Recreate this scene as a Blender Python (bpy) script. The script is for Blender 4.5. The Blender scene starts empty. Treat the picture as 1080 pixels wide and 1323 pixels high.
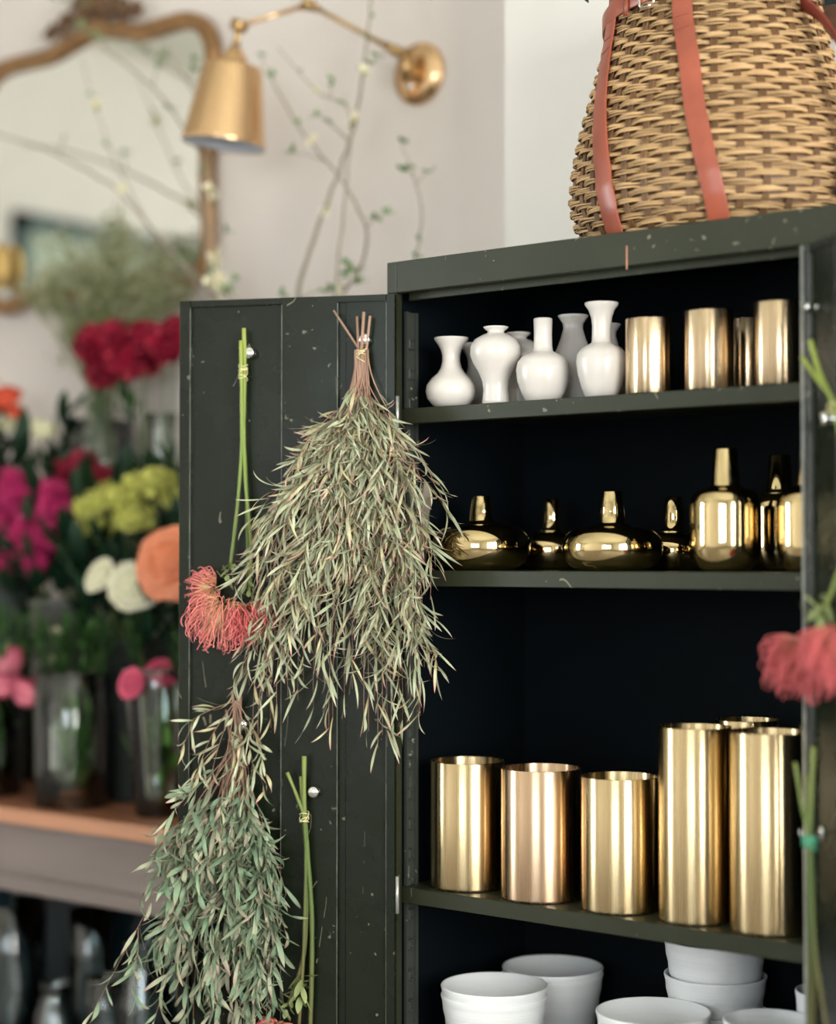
import bpy, math, random
from mathutils import Vector, Matrix, noise
random.seed(7)
PI = math.pi
sc = bpy.context.scene
C = sc.collection

# ------------------------------------------------------------------ camera
F = 2320.0                     # focal length in pixels of the 1080 x 1323 frame
CAM = Vector((2.2029, -2.6859, 1.4065))
PIT, YAW = 0.0262, 0.67
cd = bpy.data.cameras.new('camera'); cam = bpy.data.objects.new('camera', cd); C.objects.link(cam)
cam.location = CAM; cam.rotation_euler = (PI/2+PIT, 0, YAW)
cd.sensor_fit = 'HORIZONTAL'; cd.sensor_width = 36; cd.lens = F/1080*36
cd.clip_start = 0.05; cd.clip_end = 60
cd.dof.use_dof = True; cd.dof.focus_distance = 3.36; cd.dof.aperture_fstop = 1.15
sc.camera = cam
FW = Vector((-math.sin(YAW)*math.cos(PIT), math.cos(YAW)*math.cos(PIT), math.sin(PIT)))
RT = Vector((math.cos(YAW), math.sin(YAW), 0)); UP = RT.cross(FW)

# ------------------------------------------------------------------ light
sc.view_settings.view_transform = 'Standard'
sc.view_settings.look = 'None'
sc.view_settings.exposure = 0.80
sc.view_settings.gamma = 1
sc.view_settings.use_curve_mapping = False
w = bpy.data.worlds.new('sky'); sc.world = w; w.use_nodes = True
bg = w.node_tree.nodes['Background']; bg.inputs[0].default_value = (0.62, 0.78, 1.0, 1); bg.inputs[1].default_value = 1.0

XL, XR, YF, YB, ZC = -5.5, 5.0, -6.5, 0.80, 4.3     # the room
YP = 0.50                                            # pier behind the cabinet

def area(name, loc, rot, sx, sy, power, col):
    l = bpy.data.lights.new(name, 'AREA'); l.shape = 'RECTANGLE'; l.size = sx; l.size_y = sy
    l.energy = power; l.color = col
    o = bpy.data.objects.new(name, l); C.objects.link(o); o.location = loc; o.rotation_euler = rot
    return o
# daylight standing just outside each window opening; the front one is added fill
area('daylight_right', (XR+0.35, -2.55, 1.95), (0, PI/2, 0), 2.7, 3.4, 330, (1.0, 0.97, 0.92))
area('daylight_left', (XL-0.35, -4.7, 1.95), (0, -PI/2, 0), 2.7, 1.9, 270, (0.93, 0.97, 1.0))
area('fill_front', (2.9, YF-0.35, 2.0), (PI/2, 0, 0), 2.7, 2.2, 95, (0.90, 0.96, 1.0))

# ------------------------------------------------------------------ projection helpers (design aids: pixel -> point on a real plane)
def ray(px, py):
    return FW + RT*((px-540)/F) + UP*((661.5-py)/F)
def at(px, py, Y):
    d = ray(px, py); return CAM + d*((Y-CAM.y)/d.y)
def atz(px, py, Z):
    d = ray(px, py); return CAM + d*((Z-CAM.z)/d.z)
def mpp(p):
    return (Vector(p)-CAM).dot(FW)/F
def topx(p):
    d = Vector(p)-CAM; z = d.dot(FW)
    return 540+F*d.dot(RT)/z, 661.5-F*d.dot(UP)/z
def xat(px, Y): return at(px, 722, Y).x
HL = Vector((0.024, -0.004, 0)); UL = Vector((-0.904, -0.426, 0)).normalized(); NL = Vector((0.426, -0.904, 0)).normalized()
HR = Vector((0.892, -0.004, 0)); UR = Vector((0.788, -0.616, 0)).normalized(); NR = Vector((-0.616, -0.788, 0)).normalized()
def ondoor(px, py, n, H=HL, N=NL):
    d = ray(px, py); return CAM + d*((H+N*n-CAM).dot(N)/d.dot(N))
def rnd(a, b): return random.uniform(a, b)

# ------------------------------------------------------------------ materials
def principled(name):
    m = bpy.data.materials.new(name); m.use_nodes = True
    return m, m.node_tree, m.node_tree.nodes['Principled BSDF']
def srgb(r, g, b):
    f = lambda c: (c/255/12.92) if c/255 <= 0.04045 else ((c/255+0.055)/1.055)**2.4
    return (f(r), f(g), f(b), 1)
def plain(name, col, rough=0.5, metal=0.0, var=0.0, scale=8, bump=0.0, stretch=(1, 1, 1), spec=0.5, coat=0.0, coord='Object'):
    m, nt, b = principled(name)
    b.inputs['Base Color'].default_value = col; b.inputs['Roughness'].default_value = rough
    b.inputs['Metallic'].default_value = metal; b.inputs['Specular IOR Level'].default_value = spec
    if coat: b.inputs['Coat Weight'].default_value = coat; b.inputs['Coat Roughness'].default_value = 0.1
    if var or bump:
        tc = nt.nodes.new('ShaderNodeTexCoord'); mp = nt.nodes.new('ShaderNodeMapping'); mp.inputs['Scale'].default_value = stretch
        nz = nt.nodes.new('ShaderNodeTexNoise'); nz.inputs['Scale'].default_value = scale; nz.inputs['Detail'].default_value = 5
        nt.links.new(tc.outputs[coord], mp.inputs[0]); nt.links.new(mp.outputs[0], nz.inputs['Vector'])
        if var:
            mx = nt.nodes.new('ShaderNodeMix'); mx.data_type = 'RGBA'
            mx.inputs['A'].default_value = [max(0, c*(1-var)) for c in col[:3]]+[1]
            mx.inputs['B'].default_value = [min(1, c*(1+var)) for c in col[:3]]+[1]
            rp = nt.nodes.new('ShaderNodeMapRange'); rp.inputs[1].default_value = 0.3; rp.inputs[2].default_value = 0.7
            nt.links.new(nz.outputs['Fac'], rp.inputs[0]); nt.links.new(rp.outputs[0], mx.inputs['Factor'])
            nt.links.new(mx.outputs['Result'], b.inputs['Base Color'])
        if bump:
            bp = nt.nodes.new('ShaderNodeBump'); bp.inputs['Strength'].default_value = bump; bp.inputs['Distance'].default_value = 0.004
            nt.links.new(nz.outputs['Fac'], bp.inputs['Height']); nt.links.new(bp.outputs[0], b.inputs['Normal'])
    return m
def tinted(name, stops, rough=0.55, varamt=0.25, subsurf=0.0, second=None):
    """colour runs along the piece (attribute x = 0..1), varies piece by piece (attribute y)"""
    m, nt, b = principled(name)
    a = nt.nodes.new('ShaderNodeAttribute'); a.attribute_name = 'tint'
    s = nt.nodes.new('ShaderNodeSeparateXYZ'); nt.links.new(a.outputs['Vector'], s.inputs[0])
    def ramp(st):
        r = nt.nodes.new('ShaderNodeValToRGB'); cr = r.color_ramp
        cr.elements[0].position = st[0][0]; cr.elements[0].color = st[0][1]
        cr.elements[1].position = st[-1][0]; cr.elements[1].color = st[-1][1]
        for p, c in st[1:-1]:
            e = cr.elements.new(p); e.color = c
        nt.links.new(s.outputs[0], r.inputs[0]); return r
    r = ramp(stops); out = r.outputs[0]
    if second:
        r2 = ramp(second); mx = nt.nodes.new('ShaderNodeMix'); mx.data_type = 'RGBA'
        nt.links.new(s.outputs[2], mx.inputs['Factor']); nt.links.new(out, mx.inputs['A']); nt.links.new(r2.outputs[0], mx.inputs['B']); out = mx.outputs['Result']
    hs = nt.nodes.new('ShaderNodeHueSaturation')
    mr = nt.nodes.new('ShaderNodeMapRange'); mr.inputs[3].default_value = 1-varamt; mr.inputs[4].default_value = 1+varamt
    nt.links.new(s.outputs[1], mr.inputs[0]); nt.links.new(mr.outputs[0], hs.inputs['Value']); nt.links.new(out, hs.inputs['Color'])
    nt.links.new(hs.outputs[0], b.inputs['Base Color']); b.inputs['Roughness'].default_value = rough
    b.inputs['Specular IOR Level'].default_value = 0.3
    return m
def painted_metal(name, col, wear=0.5, chip=srgb(128, 122, 104), rough=0.38, spec=0.3):
    m, nt, b = principled(name); N = nt.nodes; L = nt.links
    tc = N.new('ShaderNodeTexCoord')
    def nz(scale, det=4, dist=0.0, st=(1, 1, 1)):
        mp = N.new('ShaderNodeMapping'); mp.inputs['Scale'].default_value = st; L.new(tc.outputs['Object'], mp.inputs[0])
        n = N.new('ShaderNodeTexNoise'); n.inputs['Scale'].default_value = scale; n.inputs['Detail'].default_value = det; n.inputs['Distortion'].default_value = dist
        L.new(mp.outputs[0], n.inputs['Vector']); return n.outputs['Fac']
    def math_(op, a, v, v2=None):
        k = N.new('ShaderNodeMath'); k.operation = op
        L.new(a, k.inputs[0])
        if hasattr(v, 'node'): L.new(v, k.inputs[1])
        else: k.inputs[1].default_value = v
        if v2 is not None: k.inputs[2].default_value = v2
        return k.outputs[0]
    base = N.new('ShaderNodeMix'); base.data_type = 'RGBA'
    base.inputs['A'].default_value = [c*0.75 for c in col[:3]]+[1]; base.inputs['B'].default_value = [c*1.3 for c in col[:3]]+[1]
    L.new(nz(5, 4, 0.3, (1, 1, 0.5)), base.inputs['Factor'])
    ridge = math_('LESS_THAN', math_('ABSOLUTE', math_('SUBTRACT', nz(11, 0.5, 0.5, (1, 1, 0.35)), 0.5), 0), 0.0030)
    gate = math_('GREATER_THAN', nz(13, 2), 0.60)
    spots = math_('GREATER_THAN', nz(70, 3), 0.712 - 0.03*wear)
    gate2 = math_('GREATER_THAN', nz(6, 2), 0.52)
    mk = math_('MAXIMUM', math_('MULTIPLY', ridge, gate), math_('MULTIPLY', spots, gate2))
    mk = math_('MULTIPLY', mk, wear)
    mx = N.new('ShaderNodeMix'); mx.data_type = 'RGBA'; mx.inputs['B'].default_value = chip
    L.new(mk, mx.inputs['Factor']); L.new(base.outputs['Result'], mx.inputs['A']); L.new(mx.outputs['Result'], b.inputs['Base Color'])
    rr = N.new('ShaderNodeMapRange'); rr.inputs[3].default_value = rough-0.08; rr.inputs[4].default_value = rough+0.12
    L.new(nz(14, 5), rr.inputs[0]); L.new(rr.outputs[0], b.inputs['Roughness'])
    b.inputs['Specular IOR Level'].default_value = spec
    return m
def brushed(name, col, rough=0.24, aniso=0.0, zs=0.006, col2=None):
    m, nt, b = principled(name); N = nt.nodes; L = nt.links
    tc = N.new('ShaderNodeTexCoord'); mp = N.new('ShaderNodeMapping'); mp.inputs['Scale'].default_value = (1, 1, zs)
    L.new(tc.outputs['Object'], mp.inputs[0])
    n = N.new('ShaderNodeTexNoise'); n.inputs['Scale'].default_value = 90; n.inputs['Detail'].default_value = 4; L.new(mp.outputs[0], n.inputs['Vector'])
    mx = N.new('ShaderNodeMix'); mx.data_type = 'RGBA'; mx.inputs['A'].default_value = col
    mx.inputs['B'].default_value = col2 or [c*0.8 for c in col[:3]]+[1]
    L.new(n.outputs['Fac'], mx.inputs['Factor']); L.new(mx.outputs['Result'], b.inputs['Base Color'])
    rr = N.new('ShaderNodeMapRange'); rr.inputs[1].default_value = 0.3; rr.inputs[2].default_value = 0.7
    rr.inputs[3].default_value = rough*0.8; rr.inputs[4].default_value = rough*1.25
    L.new(n.outputs['Fac'], rr.inputs[0]); L.new(rr.outputs[0], b.inputs['Roughness'])
    b.inputs['Metallic'].default_value = 1
    if aniso:
        b.inputs['Anisotropic'].default_value = aniso; b.inputs['Anisotropic Rotation'].default_value = 0.25
        tg = N.new('ShaderNodeTangent'); tg.direction_type = 'RADIAL'; tg.axis = 'Z'; L.new(tg.outputs[0], b.inputs['Tangent'])
    return m
def glassy(name, col=(0.9, 0.97, 0.93, 1), rough=0.0, ior=1.8):
    """thin clear glass: light passes through, the surface mirrors at grazing angles"""
    m, nt, b = principled(name); N = nt.nodes; L = nt.links
    N.remove(b); out = N['Material Output']
    t = N.new('ShaderNodeBsdfTransparent'); t.inputs[0].default_value = col
    g = N.new('ShaderNodeBsdfGlossy'); g.inputs['Roughness'].default_value = max(rough, 0.02); g.inputs[0].default_value = (1, 1, 1, 1)
    fr = N.new('ShaderNodeFresnel'); fr.inputs['IOR'].default_value = ior
    ms = N.new('ShaderNodeMixShader'); L.new(fr.outputs[0], ms.inputs[0]); L.new(t.outputs[0], ms.inputs[1]); L.new(g.outputs[0], ms.inputs[2])
    L.new(ms.outputs[0], out.inputs[0]); return m

M = {}
M['wall'] = plain('painted_plaster', srgb(222, 213, 207), 0.85, var=0.02, scale=3, bump=0.05)
M['wall2'] = plain('white_plaster', srgb(230, 225, 219), 0.85, var=0.015, scale=3, bump=0.05)
M['ceil'] = plain('ceiling_paint', srgb(225, 224, 212), 0.9, var=0.02, scale=2)
M['floor'] = plain('grey_concrete', srgb(120, 112, 104), 0.55, var=0.2, scale=4, bump=0.1)
M['green'] = painted_metal('olive_cabinet_paint', srgb(41, 44, 30), 0.8)
M['green_in'] = plain('shaded_inner_paint', srgb(4, 11, 16), 0.7, var=0.2, spec=0.12)  # dark inside paint, with the deep interior shade put into its colour
M['green_door'] = painted_metal('green_door_paint', srgb(18, 24, 13), 0.6, rough=0.25, spec=0.32)
M['bare'] = plain('hinge_and_lit_flange_metal', srgb(176, 176, 170), 0.35, metal=0.6, var=0.25, scale=40)  # hinge metal, also the pale strip drawn for the lit door flange
M['ridge'] = plain('ridge_highlight_metal', srgb(120, 124, 112), 0.35, metal=0.5, var=0.5, scale=30)  # pale tone painted for ridge edges catching light
M['rust'] = plain('rusty_drip', srgb(168, 118, 92), 0.7, var=0.3, scale=60)
M['worn'] = plain('rubbed_bare_metal', srgb(140, 132, 118), 0.5, var=0.5, scale=25)
M['standard'] = painted_metal('worn_standard', srgb(56, 60, 54), 1.0, chip=srgb(160, 155, 140))
M['ceramic'] = plain('white_glazed_ceramic', srgb(210, 203, 196), 0.28, var=0.015, scale=10, spec=0.5)
M['bowl'] = plain('matte_white_stoneware', srgb(222, 222, 222), 0.5, var=0.02, scale=8, bump=0.25, stretch=(0.02, 0.02, 18))
M['brass'] = brushed('brushed_brass', (0.72, 0.55, 0.32, 1), 0.26, 0.85, col2=(0.62, 0.47, 0.26, 1))
M['brass2'] = brushed('brushed_rose_brass', (0.74, 0.52, 0.34, 1), 0.27, 0.85, col2=(0.66, 0.46, 0.30, 1))
M['brass_cup'] = brushed('satin_brass', (0.76, 0.58, 0.38, 1), 0.25, 0.8, col2=(0.68, 0.51, 0.33, 1))
M['gold'] = plain('mirror_gold', (0.72, 0.56, 0.30, 1), 0.06, metal=1.0, var=0.05, scale=5)
M['lamp'] = brushed('lamp_brass', (0.86, 0.58, 0.33, 1), 0.24, col2=(0.76, 0.49, 0.27, 1))
M['lampold'] = plain('aged_brass', (0.52, 0.34, 0.16, 1), 0.35, metal=1.0, var=0.35, scale=20)
M['lampin'] = plain('white_enamel', srgb(200, 205, 215), 0.4, var=0.02)
M['bulb'] = plain('frosted_bulb', srgb(235, 232, 225), 0.3, var=0.02)
M['gilt'] = plain('antique_gilt', srgb(150, 112, 72), 0.42, metal=0.35, var=0.35, scale=18, bump=0.5)
M['giltdark'] = plain('dark_carved_gilt', srgb(104, 76, 52), 0.5, metal=0.2, var=0.45, scale=30, bump=0.4)
M['giltbright'] = plain('bright_gilt', srgb(205, 170, 105), 0.35, metal=0.5, var=0.3, scale=30, bump=0.4)
M['mirror'] = plain('silvered_glass', (0.93, 0.95, 0.92, 1), 0.015, metal=1.0, var=0.01)
M['teal'] = plain('teal_paint', srgb(60, 84, 84), 0.5, var=0.1)
M['tealboard'] = plain('pale_green_board', srgb(176, 188, 172), 0.6, var=0.1, scale=2)
M['chalk'] = plain('dark_board', srgb(30, 48, 48), 0.5, var=0.2)
M['walnut'] = plain('brown_wood', srgb(96, 68, 54), 0.5, var=0.35, scale=30, stretch=(0.06, 1, 1), bump=0.1)
M['top'] = plain('orange_brown_wood', srgb(150, 98, 70), 0.42, var=0.3, scale=26, stretch=(0.05, 1, 1), bump=0.1)
M['lit_edging'] = plain('lit_edging_wood', srgb(206, 148, 116), 0.45, var=0.15, scale=20, stretch=(0.05, 1, 1))  # lighter than the top: light on the front edge put into the colour
M['apron'] = plain('weathered_grey_wood', srgb(146, 132, 128), 0.6, var=0.16, scale=20, stretch=(0.05, 1, 1), bump=0.1)
M['tealdark'] = plain('dark_teal_paint', srgb(22, 42, 50), 0.5, var=0.2)
M['wicker'] = tinted('natural_wicker', [(0, srgb(164, 128, 86)), (0.5, srgb(192, 158, 114)), (1, srgb(142, 108, 70))], 0.42, 0.32)
M['stake'] = plain('wicker_stake', srgb(112, 80, 50), 0.5, var=0.25, scale=30)
M['leather'] = plain('tan_red_leather', srgb(150, 76, 56), 0.36, var=0.16, scale=14, bump=0.15)
M['leatherdark'] = plain('oxblood_leather', srgb(120, 44, 34), 0.45, var=0.2, scale=14)
M['stitch'] = plain('stitching_thread', srgb(140, 66, 44), 0.7, var=0.05)
M['chrome'] = plain('chrome', (0.85, 0.86, 0.85, 1), 0.12, metal=1.0, var=0.03)
M['band'] = plain('cream_rubber', srgb(226, 214, 160), 0.5, var=0.05)
M['bandgreen'] = plain('green_rubber', srgb(84, 176, 140), 0.5, var=0.05)
M['sage'] = tinted('sage_leaf', [(0, srgb(134, 136, 104)), (0.5, srgb(164, 172, 142)), (0.86, srgb(172, 176, 150)), (1.0, srgb(186, 126, 122))], 0.5, 0.3,
                   second=[(0, srgb(150, 112, 84)), (0.5, srgb(190, 182, 140)), (1.0, srgb(184, 104, 112))])
M['sage2'] = tinted('green_sage_leaf', [(0, srgb(92, 112, 84)), (0.6, srgb(120, 144, 116)), (1.0, srgb(150, 150, 120))], 0.5, 0.3,
                    second=[(0, srgb(136, 130, 112)), (0.5, srgb(176, 172, 146)), (1.0, srgb(170, 130, 124))])
M['twig'] = tinted('red_brown_twig', [(0, srgb(150, 120, 102)), (1, srgb(146, 110, 94))], 0.6, 0.3)
M['greenstem'] = tinted('fresh_green_stem', [(0, srgb(166, 176, 84)), (0.5, srgb(128, 150, 70)), (1, srgb(120, 132, 72))], 0.45, 0.25)
M['darkstem'] = tinted('olive_stem', [(0, srgb(136, 146, 80)), (0.5, srgb(92, 112, 60)), (1, srgb(110, 96, 62))], 0.5, 0.25)
M['protea'] = tinted('coral_style', [(0, srgb(218, 194, 140)), (0.35, srgb(224, 152, 130)), (0.7, srgb(216, 112, 112)), (1, srgb(220, 136, 130))], 0.5, 0.3)
M['protea_red'] = tinted('rose_red_style', [(0, srgb(208, 150, 120)), (0.4, srgb(212, 102, 102)), (1, srgb(210, 104, 108))], 0.5, 0.3)
M['bract'] = tinted('bract_green', [(0, srgb(120, 132, 80)), (1, srgb(150, 160, 112))], 0.55, 0.25)
M['branch'] = plain('grey_branch_bark', srgb(152, 140, 124), 0.7, var=0.2, scale=20)
M['leafgreen'] = tinted('fresh_leaf', [(0, srgb(92, 124, 80)), (1, srgb(136, 162, 112))], 0.5, 0.3)
M['leafbright'] = tinted('bright_leaf', [(0, srgb(64, 118, 50)), (1, srgb(122, 170, 88))], 0.4, 0.3)
M['wisp'] = tinted('grey_green_wisp', [(0, srgb(84, 110, 82)), (1, srgb(136, 150, 118))], 0.5, 0.3)
M['leafdark'] = tinted('deep_green_leaf', [(0, srgb(16, 42, 28)), (1, srgb(32, 68, 42))], 0.45, 0.35)
M['leafmid'] = tinted('mid_green_leaf', [(0, srgb(30, 62, 30)), (1, srgb(66, 104, 48))], 0.45, 0.35)
def petals(n, a, b, v=0.18): M[n] = tinted(n, [(0, a), (1, b)], 0.5, v)
petals('petal_red', srgb(84, 8, 26), srgb(176, 30, 62), 0.35)
petals('petal_magenta', srgb(170, 30, 90), srgb(214, 60, 124))
petals('petal_wine', srgb(120, 16, 44), srgb(186, 44, 78))
petals('petal_pink', srgb(206, 92, 120), srgb(238, 140, 156))
petals('petal_hotpink', srgb(206, 60, 100), srgb(232, 96, 128))
petals('petal_cream', srgb(230, 228, 180), srgb(252, 246, 220), 0.06)
petals('petal_peach', srgb(234, 110, 62), srgb(248, 158, 120), 0.1)
petals('petal_orange', srgb(206, 62, 40), srgb(232, 96, 66))
petals('petal_lime', srgb(196, 198, 84), srgb(238, 236, 140))
petals('petal_white', srgb(225, 215, 150), srgb(246, 240, 228), 0.06)
petals('haze', srgb(140, 140, 108), srgb(196, 192, 162), 0.25)
M['glass'] = glassy('clear_glass', (0.93, 0.97, 0.95, 1))
M['glassteal'] = glassy('tinted_clear_glass', (0.85, 0.93, 0.94, 1))
M['pane'] = glassy('window_pane', (0.98, 0.99, 0.98, 1), ior=1.45)
M['water'] = glassy('water', (0.93, 0.97, 0.92, 1))
M['zinc'] = plain('grey_zinc', srgb(120, 120, 116), 0.45, metal=0.5, var=0.25, scale=12)
M['zincdark'] = plain('dark_zinc', srgb(48, 54, 52), 0.5, metal=0.3, var=0.25, scale=12)

# ------------------------------------------------------------------ mesh builder
class MB:
    def __init__(s): s.v = []; s.f = []; s.c = []; s.sm = []; s.tint = False
    def add(s, vs, fs, smooth=False, cols=None):
        o = len(s.v); s.v += [tuple(p) for p in vs]; s.f += [tuple(i+o for i in f) for f in fs]; s.sm += [smooth]*len(fs)
        if cols: s.tint = True; s.c += cols
        else: s.c += [(0.5, 0.5, 0.0)]*len(vs)
        return s
    def box(s, lo, hi, X=None):
        vs = [Vector((x, y, z)) for x in (lo[0], hi[0]) for y in (lo[1], hi[1]) for z in (lo[2], hi[2])]
        if X: vs = [X @ v for v in vs]
        return s.add(vs, [(0, 1, 3, 2), (4, 6, 7, 5), (0, 4, 5, 1), (2, 3, 7, 6), (0, 2, 6, 4), (1, 5, 7, 3)])
    def bbox(s, lo, hi, r=0.003, X=None):
        """box with chamfered edges"""
        x0, y0, z0 = lo; x1, y1, z1 = hi
        r = min(r, (x1-x0)*.45, (y1-y0)*.45, (z1-z0)*.45)
        vs = []; fs = []
        idx = {}
        for ix, (xa, sx) in enumerate(((x0, 1), (x1, -1))):
            for iy, (ya, sy) in enumerate(((y0, 1), (y1, -1))):
                for iz, (za, sz) in enumerate(((z0, 1), (z1, -1))):
                    idx[ix, iy, iz] = len(vs)
                    vs += [Vector((xa, ya+sy*r, za+sz*r)), Vector((xa+sx*r, ya, za+sz*r)), Vector((xa+sx*r, ya+sy*r, za))]
        I = lambda a, b, c, k: idx[a, b, c]+k
        for a in (0, 1):
            fs.append((I(a, 0, 0, 0), I(a, 1, 0, 0), I(a, 1, 1, 0), I(a, 0, 1, 0)))
            fs.append((I(0, a, 0, 1), I(1, a, 0, 1), I(1, a, 1, 1), I(0, a, 1, 1)))
            fs.append((I(0, 0, a, 2), I(1, 0, a, 2), I(1, 1, a, 2), I(0, 1, a, 2)))
            for b in (0, 1):
                fs.append((I(a, b, 0, 0), I(a, b, 1, 0), I(a, b, 1, 1), I(a, b, 0, 1)))
                fs.append((I(a, 0, b, 0), I(a, 1, b, 0), I(a, 1, b, 2), I(a, 0, b, 2)))
                fs.append((I(0, a, b, 1), I(1, a, b, 1), I(1, a, b, 2), I(0, a, b, 2)))
                for c in (0, 1): fs.append((I(a, b, c, 0), I(a, b, c, 1), I(a, b, c, 2)))
        if X: vs = [X @ v for v in vs]
        return s.add(vs, fs)
    def tube(s, pts, rad, n=6, cap=True, tint=None, smooth=True):
        pts = [Vector(p) for p in pts]; k = len(pts)
        if not hasattr(rad, '__len__'): rad = [rad]*k
        vs = []; cols = []
        t0 = (pts[1]-pts[0]).normalized(); a = t0.orthogonal().normalized()
        for i, p in enumerate(pts):
            t = (pts[min(i+1, k-1)]-pts[max(i-1, 0)])
            t = t.normalized() if t.length > 1e-9 else t0
            a = (a-t*a.dot(t)); a = a.normalized() if a.length > 1e-6 else t.orthogonal().normalized()
            b = t.cross(a)
            for j in range(n):
                q = 2*PI*j/n; vs.append(p+(a*math.cos(q)+b*math.sin(q))*rad[i])
                if tint: cols.append((tint[0]+(tint[1]-tint[0])*i/(k-1), tint[2], tint[3]))
        fs = [(i*n+j, i*n+(j+1) % n, (i+1)*n+(j+1) % n, (i+1)*n+j) for i in range(k-1) for j in range(n)]
        if cap: fs += [tuple(range(n))[::-1], tuple(range((k-1)*n, k*n))]
        return s.add(vs, fs, smooth, cols or None)
    def lathe(s, prof, n=48, o=(0, 0, 0), X=None, fr=None, smooth=True, cap=True):
        o = Vector(o); vs = []; fs = []
        for r, h in prof:
            for j in range(n):
                q = 2*PI*j/n; rr = r*(fr(q) if fr else 1)
                v = Vector((rr*math.cos(q), rr*math.sin(q), h)); vs.append((X @ v if X else v)+o)
        k = len(prof)
        for i in range(k-1):
            for j in range(n): fs.append((i*n+j, i*n+(j+1) % n, (i+1)*n+(j+1) % n, (i+1)*n+j))
        if cap and prof[0][0] > 1e-6: fs.append(tuple(range(n))[::-1])
        if cap and prof[-1][0] > 1e-6: fs.append(tuple(range((k-1)*n, k*n)))
        return s.add(vs, fs, smooth)
    def blob(s, c, r, tint=None, n=6, m=4):
        c = Vector(c); R = r if hasattr(r, '__len__') else (r, r, r)
        vs = []; fs = []
        for i in range(m+1):
            th = PI*i/m
            for j in range(n):
                q = 2*PI*j/n; vs.append(c+Vector((R[0]*math.sin(th)*math.cos(q), R[1]*math.sin(th)*math.sin(q), R[2]*math.cos(th))))
        fs = [(i*n+j, i*n+(j+1) % n, (i+1)*n+(j+1) % n, (i+1)*n+j) for i in range(m) for j in range(n)]
        return s.add(vs, fs, True, [tint]*len(vs) if tint else None)
    def leaf(s, p, d, side, L, W, curl=0.3, seg=6, tint=(0.5, 0.0), cup=0.25, wob=0.0, grav=0.0):
        """tapered blade from p along d, width along side, bending by curl about side, folded on its midrib"""
        p = Vector(p); d = Vector(d).normalized(); side = Vector(side); side = (side-d*side.dot(d)).normalized(); nrm = d.cross(side)
        vs = []; cols = []
        q = p.copy(); ang = 0.0
        for i in range(seg+1):
            t = i/seg
            wd = W*0.5*max(0.05, math.sin(PI*min(1, 0.06+t*0.94))**0.75)
            dd = (d*math.cos(ang)+nrm*math.sin(ang))
            if grav: dd = (dd+Vector((0, 0, -grav*t))).normalized()
            nn = side.cross(dd)*-1
            sd = (side+nn*wob*math.sin(t*5)).normalized()
            vs += [q-sd*wd, q-nn*wd*cup, q+sd*wd]; cols += [(t, tint[0], tint[1])]*3
            q = q+dd*(L/seg); ang += curl/seg
        fs = []
        for i in range(seg):
            a = i*3; fs += [(a, a+1, a+4, a+3), (a+1, a+2, a+5, a+4)]
        return s.add(vs, fs, True, cols)
    def extrude(s, poly, O, U, N, z0, z1):
        """polygon in (u, n) swept vertically"""
        k = len(poly)
        vs = [Vector(O)+Vector(U)*u+Vector(N)*n+Vector((0, 0, z)) for z in (z0, z1) for u, n in poly]
        fs = [(i, (i+1) % k, k+(i+1) % k, k+i) for i in range(k)]+[tuple(range(k))[::-1], tuple(range(k, 2*k))]
        return s.add(vs, fs)
    def mesh(s, name, mat, org=(0, 0, 0), fixn=False):
        o = Vector(org)
        me = bpy.data.meshes.new(name); me.from_pydata([Vector(v)-o for v in s.v], [], s.f)
        me.polygons.foreach_set('use_smooth', s.sm)
        if s.tint:
            a = me.attributes.new('tint', 'FLOAT_VECTOR', 'POINT'); flat = []
            for c in s.c: flat += c
            a.data.foreach_set('vector', flat)
        if fixn:
            import bmesh
            bm = bmesh.new(); bm.from_mesh(me); bmesh.ops.recalc_face_normals(bm, faces=bm.faces); bm.to_mesh(me); bm.free()
        me.materials.append(M[mat]); me.update(); return me
    def build(s, name, mat, parent=None, org=None, fixn=False):
        o = org if org is not None else (root_of(parent).location if parent else (0, 0, 0))
        ob = bpy.data.objects.new(name, s.mesh(name, mat, o, fixn)); C.objects.link(ob)
        if parent: ob.parent = parent
        else: ob.location = o
        return ob
def root_of(o):
    while o.parent: o = o.parent
    return o
def tag(o, label, cat, group=None):
    o['label'] = label; o['category'] = cat
    if group: o['group'] = group
    return o
def thing(name, label, cat, loc=(0, 0, 0), group=None):
    o = bpy.data.objects.new(name, None); o.empty_display_size = 0.05; C.objects.link(o); o.location = loc
    return tag(o, label, cat, group)
def struct(name, mb, mat, parent=None, fixn=True):
    o = mb.build(name, mat, parent, fixn=fixn)
    if not parent: o['kind'] = 'structure'
    return o
def link(me, name, parent, loc=(0, 0, 0), rot=(0, 0, 0), scale=1.0):
    o = bpy.data.objects.new(name, me); C.objects.link(o); o.parent = parent; o.location = loc; o.rotation_euler = rot
    o.scale = (scale,)*3; return o
def copy_tree(o, parent=None):
    c = o.copy(); C.objects.link(c); c.parent = parent
    for ch in list(o.children): copy_tree(ch, c)
    return c
def bez(P, n):
    out = []
    for i in range(n+1):
        t = i/n; Q = [Vector(p) for p in P]
        while len(Q) > 1: Q = [Q[j].lerp(Q[j+1], t) for j in range(len(Q)-1)]
        out.append(Q[0])
    return out
def spline(P, n=6):
    """Catmull-Rom through the points"""
    P = [Vector(p) for p in P]; P = [P[0]*2-P[1]]+P+[P[-1]*2-P[-2]]; out = []
    for i in range(1, len(P)-2):
        a, b, c, d = P[i-1], P[i], P[i+1], P[i+2]
        for k in range(n):
            t = k/n
            out.append(0.5*((2*b)+(c-a)*t+(2*a-5*b+4*c-d)*t*t+(3*b-3*c+d-a)*t**3))
    out.append(P[-2]); return out
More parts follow.
